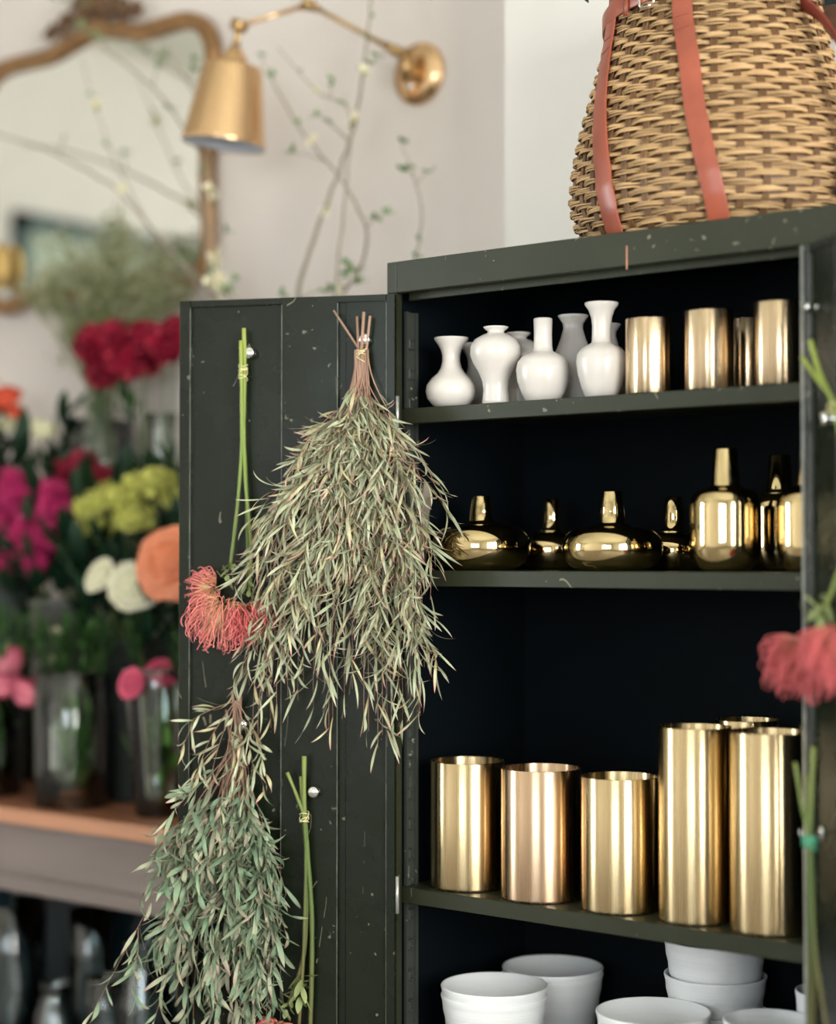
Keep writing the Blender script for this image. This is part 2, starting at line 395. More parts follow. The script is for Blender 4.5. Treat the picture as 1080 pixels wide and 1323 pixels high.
def look(d, roll=0.0):
    """euler that turns +z to d"""
    return (Vector(d).to_track_quat('Z', 'Y').to_matrix() @ Matrix.Rotation(roll, 3, 'Z')).to_euler()

# ================================================================== THE ROOM
T = 0.12
struct('floor', MB().box((XL-T, YF-T, -0.1), (XR+T, YB+T, 0)), 'floor')
struct('ceiling', MB().box((XL-T, YF-T, ZC), (XR+T, YB+T, ZC+0.1)), 'ceil')
XP = at(652, 200, YP).x
struct('wall_back', MB().box((XL-T, YB, 0), (XP, YB+T, ZC)), 'wall')
struct('wall_right_of_alcove', MB().box((XP, YP, 0), (XR+T, YB+T, ZC)), 'wall2')
def wall_with_hole(name, axis, c0, c1, lo, hi, hlo, hhi, z0, z1, mat):
    m = MB()
    def b(a0, a1, q0, q1):
        if axis == 'x': m.box((c0, a0, q0), (c1, a1, q1))
        else: m.box((a0, c0, q0), (a1, c1, q1))
    b(lo, hlo, 0, ZC); b(hhi, hi, 0, ZC); b(hlo, hhi, 0, z0); b(hlo, hhi, z1, ZC)
    return struct(name, m, mat)
wall_with_hole('wall_left', 'x', XL-T, XL, YF-T, YB, -5.65, -3.75, 0.6, 3.3, 'wall2')
wall_with_hole('wall_right', 'x', XR, XR+T, YF-T, YP, -4.25, -0.85, 0.6, 3.3, 'wall2')
wall_with_hole('wall_front', 'y', YF-T, YF, XL, XR, 1.55, 4.25, 0.9, 3.1, 'wall2')
def window(name, axis, c, a0, a1, z0, z1, nv, nh):
    m = MB(); fw = 0.06
    def b(p0, p1, q0, q1, d=0.05):
        if axis == 'x': m.box((c-d/2, p0, q0), (c+d/2, p1, q1))
        else: m.box((p0, c-d/2, q0), (p1, c+d/2, q1))
    b(a0, a0+fw, z0, z1); b(a1-fw, a1, z0, z1); b(a0, a1, z0, z0+fw); b(a0, a1, z1-fw, z1)
    for i in range(1, nv): u = a0+(a1-a0)*i/nv; b(u-0.02, u+0.02, z0, z1, 0.04)
    for i in range(1, nh): u = z0+(z1-z0)*i/nh; b(a0, a1, u-0.015, u+0.015, 0.035)
    o = struct(name, m, 'tealdark')
    g = MB()
    if axis == 'x': g.box((c-0.003, a0+0.03, z0+0.03), (c+0.003, a1-0.03, z1-0.03))
    else: g.box((a0+0.03, c-0.003, z0+0.03), (a1-0.03, c+0.003, z1-0.03))
    g.build('pane', 'pane', o)
window('window_1', 'x', XL-0.06, -5.65, -3.75, 0.6, 3.3, 2, 1)
window('window_2', 'x', XR+0.06, -4.25, -0.85, 0.6, 3.3, 3, 1)
window('fill_window', 'y', YF-0.06, 1.55, 4.25, 0.9, 3.1, 2, 1)  # added unseen window, placed to lift the midtones of brass and gold

# framed pale green board on the far left wall, seen only in the mirror
t = thing('framed_board', 'wide pale green board in a dark teal frame, reflected in the gilt mirror', 'board', (XL, -2.9, 2.2))
m = MB(); y0, y1, z0, z1 = -3.68, -1.95, 1.5, 3.28
for lo, hi in (((y0, z0), (y0+.09, z1)), ((y1-.09, z0), (y1, z1)), ((y0, z0), (y1, z0+.09)), ((y0, z1-.09), (y1, z1))):
    m.box((XL+0.002, lo[0], lo[1]), (XL+0.06, hi[0], hi[1]))
m.build('frame', 'teal', t)
MB().box((XL+0.002, y0+.05, z0+.05), (XL+0.03, y1-.05, z1-.05)).build('board', 'tealboard', t)

# dark framed board on the pier above the basket
p0 = at(1040, 58, YP); t = thing('wall_board', 'dark green board in a brown wooden frame behind the wicker basket', 'board', (p0.x, YP, p0.z))
fh = (at(1060, 20, YP)-at(1060, 60, YP)).z
x1 = p0.x+0.9
m = MB().bbox((p0.x-0.02, YP-0.03, p0.z), (x1, YP-0.001, p0.z+fh), 0.004)
m.bbox((p0.x-0.02, YP-0.03, p0.z+fh+.0003), (p0.x+0.05, YP-0.001, p0.z+0.6-fh-.0003), 0.004).bbox((x1-0.07, YP-0.03, p0.z+fh+.0003), (x1, YP-0.001, p0.z+0.6-fh-.0003), 0.004)
m.bbox((p0.x-0.02, YP-0.03, p0.z+0.6-fh), (x1, YP-0.001, p0.z+0.6), 0.004).build('frame', 'walnut', t)
MB().box((p0.x+0.01, YP-0.018, p0.z+fh*.8), (x1-0.03, YP-0.002, p0.z+0.59)).build('board', 'chalk', t)

# ================================================================== CABINET
W, D, H = 0.950, 0.457, 1.98
ZS = [1.6985, 1.3844, 0.7737, 0.44, 0.12]        # shelf tops
cab = thing('metal_cabinet', 'dark green metal cabinet with open doors holding vases and pots', 'cabinet', (W/2, D/2, 0))
m = MB(); th = 0.004; HZ = 0.060
m.box((0, 0.0, 0.06), (th, D, H)).box((W-th, 0.0, 0.06), (W, D, H))            # sides
m.box((0, D-th, 0.06), (W, D, H))                                               # back
m.box((0, 0.0, H-th), (W, D, H)).box((0, 0, 0.06), (W, D, 0.064))
m.box((0, 0.0, 0.06), (0.022, 0.016, H-HZ)).box((W-0.022, 0.0, 0.06), (W, 0.016, H-HZ))   # front stiles
m.box((0, 0.02, 0), (0.03, D-0.02, 0.06)).box((W-0.03, 0.02, 0), (W, D-0.02, 0.06)).box((0.03, 0.02, 0), (W-0.03, 0.03, 0.06))
m.build('body', 'green', cab)
MB().box((th, 0.016, 0.064), (th+0.0015, D-th, H-th)).box((W-th-0.0015, 0.016, 0.064), (W-th, D-th, H-th)).box((th, D-th-0.0015, 0.064), (W-th, D-th, H-th)).box((th, 0.016, H-th-0.0015), (W-th, D-th, H-th)).build('shaded_lining', 'green_in', cab)
m = MB().bbox((0.0245, -0.003, H-HZ), (W+0.0, 0.012, H+0.001), 0.0015).bbox((0, -0.003, H-HZ), (0.0238, 0.012, H+0.001), 0.0015)
m.build('header', 'green', cab)
MB().bbox((0.03, 0.028, H-HZ-0.012), (W-0.03, 0.034, H-HZ+0.012), 0.001).build('door_stop', 'green', cab)
q = at(810, 332, -0.003)
MB().bbox((q.x-0.002, -0.0038, q.z-0.022), (q.x+0.0016, -0.003, q.z+0.020), 0.0006).build('rust_drip', 'rust', cab)
for k, z in enumerate(ZS):
    m = MB(); th_ = 0.030
    m.bbox((0.014, 0.026, z-th_), (W-0.014, 0.030, z), 0.0012)
    m.box((0.008, 0.030, z-0.004), (W-0.008, D-0.01, z)).box((0.014, 0.030, z-th_), (W-0.014, 0.045, z-th_+0.002))
    m.build('shelf', 'green', cab)
pts = [(.100, 1.405), (.112, 1.400), (.118, 1.43), (.127, 1.46), (.121, 1.49), (.130, 1.52), (.124, 1.55), (.108, 1.565), (.101, 1.53), (.098, 1.48), (.102, 1.44)]
n = len(pts); MB().add([Vector((th+.0016, a, b)) for a, b in pts]+[Vector((th+.0020, a, b)) for a, b in pts], [tuple(range(n)), tuple(range(n, 2*n))]+[(i, (i+1) % n, n+(i+1) % n, n+i) for i in range(n)]).build('worn_patch', 'worn', cab, fixn=True)
for xx, sg in ((th+0.0015, 1), (W-th-0.0015, -1)):
    for yy in (0.040,):
        m = MB()
        a, b = sorted((xx, xx+sg*0.010)); m.box((a, yy, 0.08), (b, yy+0.006, H-0.09)).box((a, yy+0.030, 0.08), (b, yy+0.036, H-0.09))
        a, b = sorted((xx, xx+sg*0.003)); m.box((a, yy, 0.08), (b, yy+0.036, H-0.09))
        z = 0.12
        while z < H-0.13:
            a, b = sorted((xx+sg*0.003, xx+sg*0.009))
            m.bbox((a, yy+0.010, z), (b, yy+0.026, z+0.004), 0.001); m.bbox((a, yy+0.010, z+0.018), (b, yy+0.026, z+0.022), 0.001)
            m.bbox((a, yy+0.010, z), (b, yy+0.013, z+0.022), 0.001)
            z += 0.0585
        m.build('shelf_standard', 'standard', cab)
def door(Hh, U, N, L, name_label=None):
    z0, z1 = 0.075, H-HZ-0.003
    # cross-section of the pressed inner pan: rim, recess, raised stiffener, recess, rim
    poly = [(0, -0.012), (L, -0.012), (L, 0.010), (L-0.020, 0.010), (L-0.022, 0.0),
            (0.228, 0.0), (0.2265, 0.010), (0.115, 0.010), (0.1135, 0.0), (0.100, 0.0), (0.098, 0.004), (0.018, 0.004), (0.016, 0.012), (0, 0.012)]
    d = MB().extrude(poly, Hh, U, N, z0, z1).build('door', 'green_door', cab, fixn=True)
    for u_, n_ in ((0.2275, 0.0097), (0.1142, 0.0097), (0.0185, 0.0037), (0.4165, 0.0097)):
        MB().extrude([(u_-.0005, n_-.001), (u_+.0005, n_-.001), (u_+.0005, n_+.0006), (u_-.0005, n_+.0006)], Hh, U, N, z0+.014, z1-.014).build('ridge_highlight', 'ridge', d, fixn=True)  # thin pale strips painted as highlights along the ridges
    for a, b in ((z1-0.012, z1), (z0, z0+0.012)):
        MB().extrude([(0.018, 0.0), (L-0.022, 0.0), (L-0.022, 0.0095), (0.018, 0.0095)], Hh, U, N, a, b).build('rail', 'green_door', d, fixn=True)
    for zz in (1.685, 0.765, 0.3):
        p = Vector(Hh)+N*0.006-U*0.004
        MB().tube([p+Vector((0, 0, zz-0.035)), p+Vector((0, 0, zz+0.035))], 0.0038, 10).build('hinge', 'bare', d)
    return d
dl = door(HL, UL, NL, 0.437)
dr = door(HR, UR, NR, 0.437)
p = HR+NR*0.013
MB().extrude([(-0.0025, 0.011), (0.0035, 0.011), (0.0035, 0.0150), (-0.0025, 0.0150)], HR, UR, NR, 0.08, H-HZ-0.004).build('lit_flange', 'bare', dr, fixn=True)  # hinge-side flange catching light, drawn as a pale metal strip
MB().extrude([(0.437, -0.010), (0.4385, -0.010), (0.4385, 0.010), (0.437, 0.010)], HL, UL, NL, 0.08, H-HZ-0.004).build('outer_edge', 'green', dl, fixn=True)

# ================================================================== SHELF CONTENTS
def stand(px, Y, z):
    a = at(px, 722, Y); return Vector((a.x, Y, z))
VASES = {
 'bulb':  [(17,0),(19.5,1),(25,5),(31,13),(33,22),(31.5,30),(26,38),(18,45),(13.5,52),(11.5,60),(11.5,68),(13.5,76),(18,84),(22,89),(22.3,91),(20.5,90.5),(16,84),(11,76),(9,60)],
 'meiping': [(16,0),(18.5,1),(17.5,8),(16.2,20),(18,32),(23,44),(30,56),(33.5,66),(33,76),(28,85),(18,91),(11,93.5),(10.5,96),(14.5,99),(16.5,101.5),(14.5,102),(9,98),(8,90)],
 'bottle': [(20,0),(22,1),(28,12),(33.5,28),(35,42),(33,52),(27,59),(18,63.5),(13,66),(12,72),(11.6,88),(12.2,108),(11,109),(9.5,106),(9.5,80)],
 'trumpet': [(19,0),(21,1),(26,14),(31,32),(33,48),(31.5,58),(26,65),(17,70),(13,72.5),(12.5,80),(12.2,94),(13.5,105),(17,115),(21.5,121),(22,124),(20,123.5),(15,116),(10,104),(9,85)],
 'pear': [(21,0),(23,1),(27,12),(28.5,28),(27,44),(22,62),(15,80),(11.5,92),(12,98),(16,104),(18,107),(17.5,108),(14,105),(9,97),(8.5,85)],
}
def pottery(kind, name, prof, px, Y, z, s, mat, label, cat, group, n=64):
    o = stand(px, Y, z); k = mpp(o)*s
    ob = MB().lathe([(r*k, h*k) for r, h in prof], n, o).build(name, mat, None, org=o)
    return tag(ob, label, cat, group)
g1 = 'white ceramic bud vases on the top shelf'
for a in (('bulb', 583, 0.078, 1.0, 'white vase with squat round bulb body and flared neck, first in the front row'),
          ('meiping', 641, 0.080, 1.0, 'white high-shouldered vase with a narrow waist and tiny lipped mouth, front row'),
          ('bottle', 702, 0.080, 1.0, 'white round vase with a straight unflared bottle neck'),
          ('trumpet', 778, 0.082, 1.0, 'tall white vase with trumpet mouth beside the brass tumbler'),
          ('pear', 741, 0.20, 1.10, 'shaded pear-shaped white vase standing behind the straight-necked and trumpet vases'),
          ('meiping', 670, 0.19, 0.98, 'small-mouthed white vase half hidden behind the high-shouldered vase'),
          ('bulb', 616, 0.20, 0.98, 'shaded white vase tucked behind the squat bulb vase'),
          ('pear', 785, 0.25, 1.0, 'white vase mostly hidden behind the tall trumpet vase')):
    pottery(a[0], 'bud_vase', VASES[a[0]], a[1], a[2], ZS[0]+0.0003, a[3], 'ceramic', a[4], 'vase', g1)

def cup(px, Y, hw, h, label, rot):
    o = stand(px, Y, ZS[0]+0.0003); k = mpp(o); r = hw*k; h = h*k
    f = lambda q: 1+0.022*math.cos(6*(q+rot))
    ob = MB().lathe([(0, 0.002), (r*0.93, 0.002), (r*0.96, 0), (r, 0.003), (r, h-0.0012), (r-0.0008, h), (r-0.0016, h-0.0008), (r-0.0022, 0.006), (0, 0.006)], 96, o, fr=f).build('brass_tumbler', 'brass_cup', None, org=o)
    tag(ob, label, 'tumbler', 'satin brass tumblers on the top shelf')
cup(840, 0.085, 30.5, 99, 'satin brass tumbler beside the tall trumpet-mouthed white vase', 0.3)
cup(918, 0.085, 32.5, 104, 'middle satin brass tumbler of the row on the top shelf', 0.1)
cup(1008, 0.085, 32.5, 109, 'satin brass tumbler nearest the cabinet right-hand door on the top shelf', -0.1)
cup(972, 0.22, 30, 100, 'satin brass tumbler standing in shadow behind the front row', 0.4)
cup(1060, 0.17, 31, 106, 'satin brass tumbler cut off behind the bright door edge', 0.2)

def flat(R, H, nb, nh, nt):      # squat: body radius, body height, neck base radius, total height, neck top radius
    p = [(R*.55, 0), (R*.62, .6)]
    for i in range(1, 14):
        a = -PI/2+PI*i/14
        p.append((R*(.52+.48*math.cos(a)**.85), H/2+H/2*math.sin(a)*(0.97 if a < 0 else 0.94)))
    p += [(R*.40, H*.975), (nb*1.5, H+.5), (nb*1.12, H+1.4), (nb, H+3.5), (nb*.95, H+(nh-H)*.4), (nt, nh-1), (nt-.6, nh), (nt-1.8, nh-1), (nt-2.0, H+8)]
    return p
def tall(R, H, nb, nh, nt):
    p = [(R*.45, 0), (R*.52, .6)]
    for i in range(8):
        a = -PI/2+PI/2*i/7; p.append((R*.45+R*.55*math.cos(a), H*.34+H*.34*math.sin(a)))
    p += [(R, H*.55), (R*1.0, H*.78)]
    for i in range(1, 7):
        a = PI/2*i/7; p.append((R*.72+R*.28*math.cos(a), H*.78+H*.20*math.sin(a)))
    p += [(R*.60, H*.99), (nb*1.35, H+.8), (nb*1.08, H+2.5), (nb, H+6), (nt, nh-1), (nt-.6, nh), (nt-1.8, nh-1), (nt-2, H+10)]
    return p
g2 = 'polished gold bottle vases on the second shelf'
for kind, px, Y, prof, lab in (
    ('f', 622, 0.125, flat(64, 61, 16.5, 96, 12.5), 'polished gold squat bottle vase with wide disc body, at the shelf left end'),
    ('f', 791, 0.120, flat(65, 59, 17, 103, 13), 'polished gold squat bottle vase with disc body in the middle of the shelf'),
    ('t', 938, 0.092, tall(46, 107, 18, 159, 15), 'tall polished gold bottle vase with upright rounded body'),
    ('t', 1047, 0.122, tall(44, 107, 17.5, 159, 14), 'tall polished gold bottle vase cut off behind the bright door edge'),
    ('f', 713, 0.30, flat(46, 50, 14, 92, 11), 'gold bottle vase in shadow between the two squat disc vases'),
    ('f', 871, 0.30, flat(46, 50, 14, 95, 12), 'gold bottle vase in shadow behind the tall upright bottle'),
    ('t', 1008, 0.25, tall(36, 100, 17, 150, 14), 'gold bottle vase in shadow between the two tall upright ones')):
    pottery(kind, 'gold_bottle_vase', prof, px, Y, ZS[1]+0.0003, 1.0, 'gold', lab, 'vase', g2, 80)

def cylinder(pxl, pxr, Y, hpx, mat, label):
    c = (pxl+pxr)/2; o = stand(c, Y, ZS[2]+0.0003); k = mpp(o); r = (pxr-pxl)/2*k*0.995; h = hpx*k
    p = [(0, 0.002), (r-0.006, 0.002), (r-0.003, 0), (r-0.0006, 0.0025), (r, 0.005), (r, h-0.001), (r-0.0006, h), (r-0.0014, h), (r-0.002, h-0.001), (r-0.002, 0.006), (0, 0.006)]
    ob = MB().lathe(p, 96, o).build('brass_cylinder', mat, None, org=o)
    tag(ob, label, 'vase', 'brushed brass cylinder vases on the third shelf')
cylinder(555, 653, 0.112, 162, 'brass', 'short brushed brass cylinder vase at the shelf left end')
cylinder(646, 750, 0.106, 167, 'brass2', 'short pinkish brushed brass cylinder vase, second along the shelf')
cylinder(749, 850, 0.104, 171, 'brass', 'short brushed brass cylinder vase beside the tall ones')
cylinder(849, 944, 0.102, 249, 'brass', 'tall brushed brass cylinder vase beside the short ones')
cylinder(941, 1043, 0.104, 256, 'brass', 'tall brushed brass cylinder vase with a small scratch mark')
cylinder(922, 1006, 0.275, 240, 'brass', 'tall brass cylinder vase behind, only its rim showing')
cylinder(1030, 1118, 0.232, 256, 'brass', 'tall brass cylinder vase cut off by the right-hand door')

def bowl(px, Y, hw, h, z, label, lip=1.0):
    o = stand(px, Y, z); k = mpp(o); r = hw*k; h = h*k
    p = [(0, 0.003), (r*.60, 0.003), (r*.62, 0), (r*.70, 0.001), (r*.74, 0.006)]
    for i in range(1, 15):
        t = i/14; p.append((r*(.74+.26*t**.75)+0.0007*math.sin(t*26), 0.006+(h-0.009)*t))
    p += [(r, h-0.001), (r-0.0015, h), (r-0.0035, h-0.001), (r*.90, h*.5), (r*.66, h*.12), (0, h*.09)]
    ob = MB().lathe(p, 72, o).build('stoneware_pot', 'bowl', None, org=o)
    tag(ob, label, 'pot', 'white stoneware pots on the fourth shelf'); return o.z+h*.87*0+h
def stack(px, Y, hw, h, toppx, labels):
    """pots nested one in another; toppx is where the topmost rim stands in the photograph"""
    k = mpp(stand(px, Y, 0.5)); n = len(labels); z1 = at(px, toppx, Y).z-h*k; step = h*k*0.62
    z = ZS[3]+0.0005
    cnt = n; st = (z1-z)/(cnt-1) if cnt > 1 else 0
    for i, lab in enumerate(labels): bowl(px, Y, hw, h, z+st*i, lab)
ZS3 = ZS[3]
stack(638, 0.115, 69, 92, 1271, ['lowest white pot under the front left pot of the fourth shelf', 'white ridged stoneware pot on top of the front left stack'])
stack(713, 0.315, 65, 92, 1247, ['lower white pot nested behind, under the shaded back pot', 'shaded white stoneware pot on top of the back left stack'])
stack(842, 0.108, 74, 92, 1305, ['lowest pot beneath the middle front white pot', 'white stoneware pot at the middle of the fourth shelf front row'])
stack(922, 0.30, 66, 90, 1212, ['lowest grey-white pot of the tallest stack', 'second grey-white pot of the tallest stack, its rim showing', 'topmost grey-white pot of the tallest stack, under the shelf'])
bowl(1075, 0.24, 50, 158, ZS[3]+0.0005, 'small white pot beside the right-hand door')
bowl(992, 0.105, 60, 137, ZS[3]+0.0005+0.0, 'white pot whose rim just shows at the bottom of the photo')

# ================================================================== MIRROR
YM = YB-0.028
t = thing('wall_mirror', 'large gilt framed mirror with carved crest on the wall above the flower table', 'mirror', (-1.718, YB, 2.1))
XM = -1.718
half = [(118, 40), (150, 40), (182, 42), (215, 33), (243, 27), (264, 37), (274, 62), (273, 105), (269, 160), (267, 215), (268, 262), (270, 305), (266, 338), (248, 360), (226, 366), (206, 358), (180, 364), (150, 372), (125, 380)]
hp = [at(a, b, YM) for a, b in half]
for q in hp: q.x = max(q.x, XM)
hp[0].x = XM; hp[-1].x = XM
right = spline(hp, 5)
loop = right+[Vector((XM+(XM-q.x)*1.13, q.y, q.z)) for q in reversed(right)][1:-1]
k = 0.0225
pr = []
nseg = 10; vs = []; n = len(loop)
cen = Vector((XM, YM, sum(q.z for q in loop)/n))
prof = [(-0.030, -0.012), (-0.028, 0.010), (-0.016, 0.026), (-0.004, 0.022), (0.004, 0.012), (0.014, 0.020), (0.024, 0.012), (0.027, -0.004), (0.027, -0.012)]
for i, q in enumerate(loop):
    tg = (loop[(i+1) % n]-loop[i-1]).normalized(); nr = Vector((tg.z, 0, -tg.x))
    if nr.dot(q-cen) < 0: nr = -nr
    for a, b in prof: vs.append(q-nr*a*-1*-1*0.85+Vector((0, -b-0.0, 0)))
kk = len(prof)
fs = [(i*kk+j, i*kk+(j+1) % kk, ((i+1) % n)*kk+(j+1) % kk, ((i+1) % n)*kk+j) for i in range(n) for j in range(kk)]
MB().add(vs, fs, True).build('frame', 'gilt', t, fixn=True)
m = MB(); vs = [Vector((q.x, YM+0.004, q.z)) for q in loop]+[Vector((q.x, YB-0.002, q.z)) for q in loop]
m.add(vs, [tuple(range(n)), tuple(range(n, 2*n))[::-1]]+[(i, (i+1) % n, n+(i+1) % n, n+i) for i in range(n)]).build('mirror_glass', 'mirror', t, fixn=True)
# carved crest: scrolls and shells piled along the top
m = MB(); rr = random.Random(3)
def scroll(m, c, R, turns, sgn, rad, start=0.0):
    pts = []; rs = []
    for i in range(26):
        u = i/25; a = start+sgn*turns*2*PI*u; r = R*(1-0.82*u)
        pts.append(Vector(c)+Vector((r*math.cos(a), -0.012-0.012*u, r*math.sin(a)))); rs.append(rad*(1-0.45*u))
    m.tube(pts, rs, 7)
cz = hp[0].z
for sg in (-1, 1):
    scroll(m, (XM+sg*0.050, YM, cz+0.060), 0.046, 1.4, -sg, 0.013, PI/2)
    scroll(m, (XM+sg*0.115, YM, cz+0.036), 0.034, 1.3, sg, 0.011, -PI/2)
    scroll(m, (XM+sg*0.175, YM, cz+0.018), 0.024, 1.2, -sg, 0.009, PI/2)
    for i in range(9):
        x = XM+sg*(0.02+0.022*i); m.blob((x, YM-0.02, cz+0.045-0.0035*i+0.006*math.sin(i*2)), (0.016, 0.012, 0.013), n=8, m=6)
for i in range(9):
    a = PI*(i+0.5)/9; m.leaf((XM, YM-0.012, cz+0.03), (math.cos(a), 0, math.sin(a)), (-math.sin(a), 0, math.cos(a)), 0.10, 0.034, 0.5, cup=-0.6)
m.build('carved_crest', 'giltdark', t)
m = MB()
for sg in (-1,):
    c = at(3, 345, YM-0.015)
    for i in range(11):
        a = 2*PI*i/11; m.blob(c+Vector((0.024*math.cos(a), -0.006, 0.05*math.sin(a))), (0.019, 0.014, 0.024), n=8, m=6)
    m.blob(c+Vector((0, -0.012, 0)), (0.030, 0.02, 0.05), n=10, m=8)
m.build('carved_corner', 'giltbright', t)

# ================================================================== WALL LAMP
bs = at(543, 96, YB); kb = mpp(bs)
t = thing('wall_lamp', 'brass swing-arm wall lamp with a cone shade hanging before the mirror', 'lamp', (bs.x, YB, bs.z))
RX = Matrix.Rotation(PI/2, 3, 'X')      # +z -> -y
R = 0.078
MB().lathe([(0, 0.0), (R, 0.0), (R, 0.006), (R*.97, 0.011), (R*.86, 0.013), (R*.84, 0.017), (R*.5, 0.021), (0, 0.022)], 56, (bs.x, YB-0.0005, bs.z), RX).build('wall_plate', 'lamp', t)
a0 = Vector((bs.x, YB-0.022, bs.z)); a1 = Vector((bs.x, YB-0.055, bs.z-0.005))
m = MB().tube([a0, a1], [0.017, 0.014], 20)
m.tube([a1+Vector((0, 0, -0.022)), a1+Vector((0, 0, 0.052))], 0.015, 20).tube([a1+Vector((0, 0, 0.052)), a1+Vector((0, 0, 0.058))], [0.011, 0.006], 16)
m.build('socket_post', 'lampold', t)
MB().lathe([(0.006, 0), (0.006, 0.012), (0.010, 0.013), (0.010, 0.022), (0, 0.023)], 18, (bs.x-0.002, YB-0.02, bs.z-0.038), RX).build('switch', 'chrome', t)
E1 = at(512, 66, YB-0.075); E2 = at(400, 6, YB-0.20); E3 = at(309, 33, YB-0.33)
j0 = Vector((a1.x, a1.y, a1.z+0.030))
m = MB().tube([j0, E1], 0.0085, 14)
m.blob(E1, 0.015, n=14, m=10).tube([E1, E1.lerp(E2, 0.14)], [0.013, 0.010], 14).tube([E1.lerp(E2, .14), E2], 0.0062, 12).build('arm', 'lampold', t)
m = MB().blob(E2, 0.016, n=14, m=10).tube([E2.lerp(E1, .10), E2.lerp(E1, .02)], [0.010, 0.013], 12).tube([E2.lerp(E3, .02), E2.lerp(E3, .12)], [0.013, 0.010], 12)
m.tube([E2+Vector((0, -0.022, 0)), E2+Vector((0, 0.022, 0))], 0.009, 14).build('elbow_joint', 'lampold', t)
MB().tube([E2.lerp(E3, .10), E3], 0.0060, 12).build('arm', 'lamp', t)
St = at(304, 62, YB-0.335); Sb = at(288.5, 187, YB-0.345)
ax = (St-Sb).normalized()
m = MB().tube([E3+Vector((0, -0.018, 0)), E3+Vector((0, 0.018, 0))], 0.015, 16).blob(E3, 0.014, n=12, m=8)
m.tube([E3, E3.lerp(St, .5), St], [0.010, 0.008, 0.010], 14).build('knuckle', 'lampold', t)
Q = ax.to_track_quat('Z', 'Y').to_matrix(); ks = mpp(Sb); Ls = (St-Sb).length
pf = [(54, 0), (54.6, 1), (54.2, 3), (38.5, 96), (38, 98), (33, 99), (19, 101), (18.5, 108), (15, 113), (11, 117), (9, 122)]
sc_ = Ls/122
ob = MB().lathe([(r*ks, h*sc_) for r, h in pf], 72, Sb, Q, cap=False).build('shade', 'lamp', t)
MB().lathe([(53.2*ks, 1.5*sc_), (37.2*ks, 95*sc_), (0, 96*sc_)], 60, Sb, Q, cap=False).build('shade_lining', 'lampin', ob)
MB().lathe([(0, 20*sc_), (12*ks, 24*sc_), (18*ks, 38*sc_), (17*ks, 52*sc_), (10*ks, 70*sc_), (10*ks, 95*sc_)], 28, Sb, Q).build('bulb', 'bulb', t)

# ================================================================== BASKET
BK = Vector((at(921, 280, 0.228).x, 0.228, H+0.0012))
def bshape(z):        # semi-axes of the oval cross-section at height z above the cabinet top
    P = [(0, .240), (.02, .252), (.05, .268), (.09, .277), (.14, .273), (.20, .262), (.26, .245), (.32, .226), (.38, .208), (.44, .196), (.50, .190), (.56, .190)]
    for (a, ra), (b, rb) in zip(P, P[1:]):
        if z <= b: 
            u = (z-a)/(b-a); return ra+(rb-ra)*u
    return P[-1][1]
BR = 0.76
def bpt(q, z, off=0.0):
    a = bshape(z); A, B = a, a*BR
    p = Vector((A*math.cos(q), B*math.sin(q), 0)); nrm = Vector((math.cos(q)/A, math.sin(q)/B, 0)).normalized()
    return BK+p+nrm*off+Vector((0, 0, z)), nrm
t = thing('wicker_basket', 'large woven wicker basket with leather straps on top of the cabinet', 'basket', tuple(BK))
NS = 34; HB = 0.545; rowp = 0.0128
# stakes are spaced evenly along the oval's rim
per = [0.0]; Nq = 720
for i in range(Nq):
    a = bpt(2*PI*i/Nq, .1)[0]; b = bpt(2*PI*(i+1)/Nq, .1)[0]; per.append(per[-1]+(b-a).length)
def q_of(s):
    s = (s % 1)*per[-1]; lo, hi = 0, Nq
    while hi-lo > 1:
        mid = (lo+hi)//2
        if per[mid] <= s: lo = mid
        else: hi = mid
    return 2*PI*(lo+(s-per[lo])/max(1e-9, per[hi]-per[lo]))/Nq
rb = random.Random(11)
m = MB(); rows = int(HB/rowp)
for r in range(rows):
    z0 = 0.008+r*rowp
    for j in range(4):
        pts = []; zz = z0+(j-1.5)*0.0026; ph = rb.uniform(0, 6); tv = rb.random()
        NP = NS*6
        for i in range(NP):
            s = i/NP; q = q_of(s); u = i/6.0
            w = math.cos(PI*(u+r))            # over one stake, under the next
            wv = math.copysign(abs(w)**0.7, w)
            off = 0.0058*wv+0.0010*math.sin(9*q+ph)
            sq = 1.0-0.25*(1-abs(w))
            dz = (j-1.5)*0.0026*(sq-1)+0.0015*math.sin(5*q+ph*2+r)+0.0012*noise.noise(Vector((q*6, r*.7, j)))
            pts.append(bpt(q, zz+dz, off)[0])
        n = len(pts); vs = []; cols = []
        rad = 0.00165
        for i in range(n):
            tg = (pts[(i+1) % n]-pts[i-1]).normalized(); a = Vector((0, 0, 1)); b = tg.cross(a)
            tone = min(1, max(0, tv*.5+0.5*(0.5+0.5*noise.noise(Vector((i*.11, r*3.1, j*7.7))))))
            for k5 in range(5):
                an = 2*PI*k5/5; vs.append(pts[i]+(a*math.cos(an)*1.0+b*math.sin(an))*rad); cols.append((tone, tv, 0))
        fs = [(i*5+k5, i*5+(k5+1) % 5, ((i+1) % n)*5+(k5+1) % 5, ((i+1) % n)*5+k5) for i in range(n) for k5 in range(5)]
        m.add(vs, fs, True, cols)
m.build('woven_wall', 'wicker', t)
m = MB()
for i in range(NS):
    q = q_of(i/NS)
    for dq in (-0.0045, 0.0, 0.0045):
        pts = []
        for z in [HB*k/16 for k in range(17)]:
            p, nn = bpt(q, z, -0.001); tn = Vector((-nn.y, nn.x, 0)); pts.append(p+tn*dq)
        m.tube(pts, 0.0021, 5)
m.build('stakes', 'stake', t)
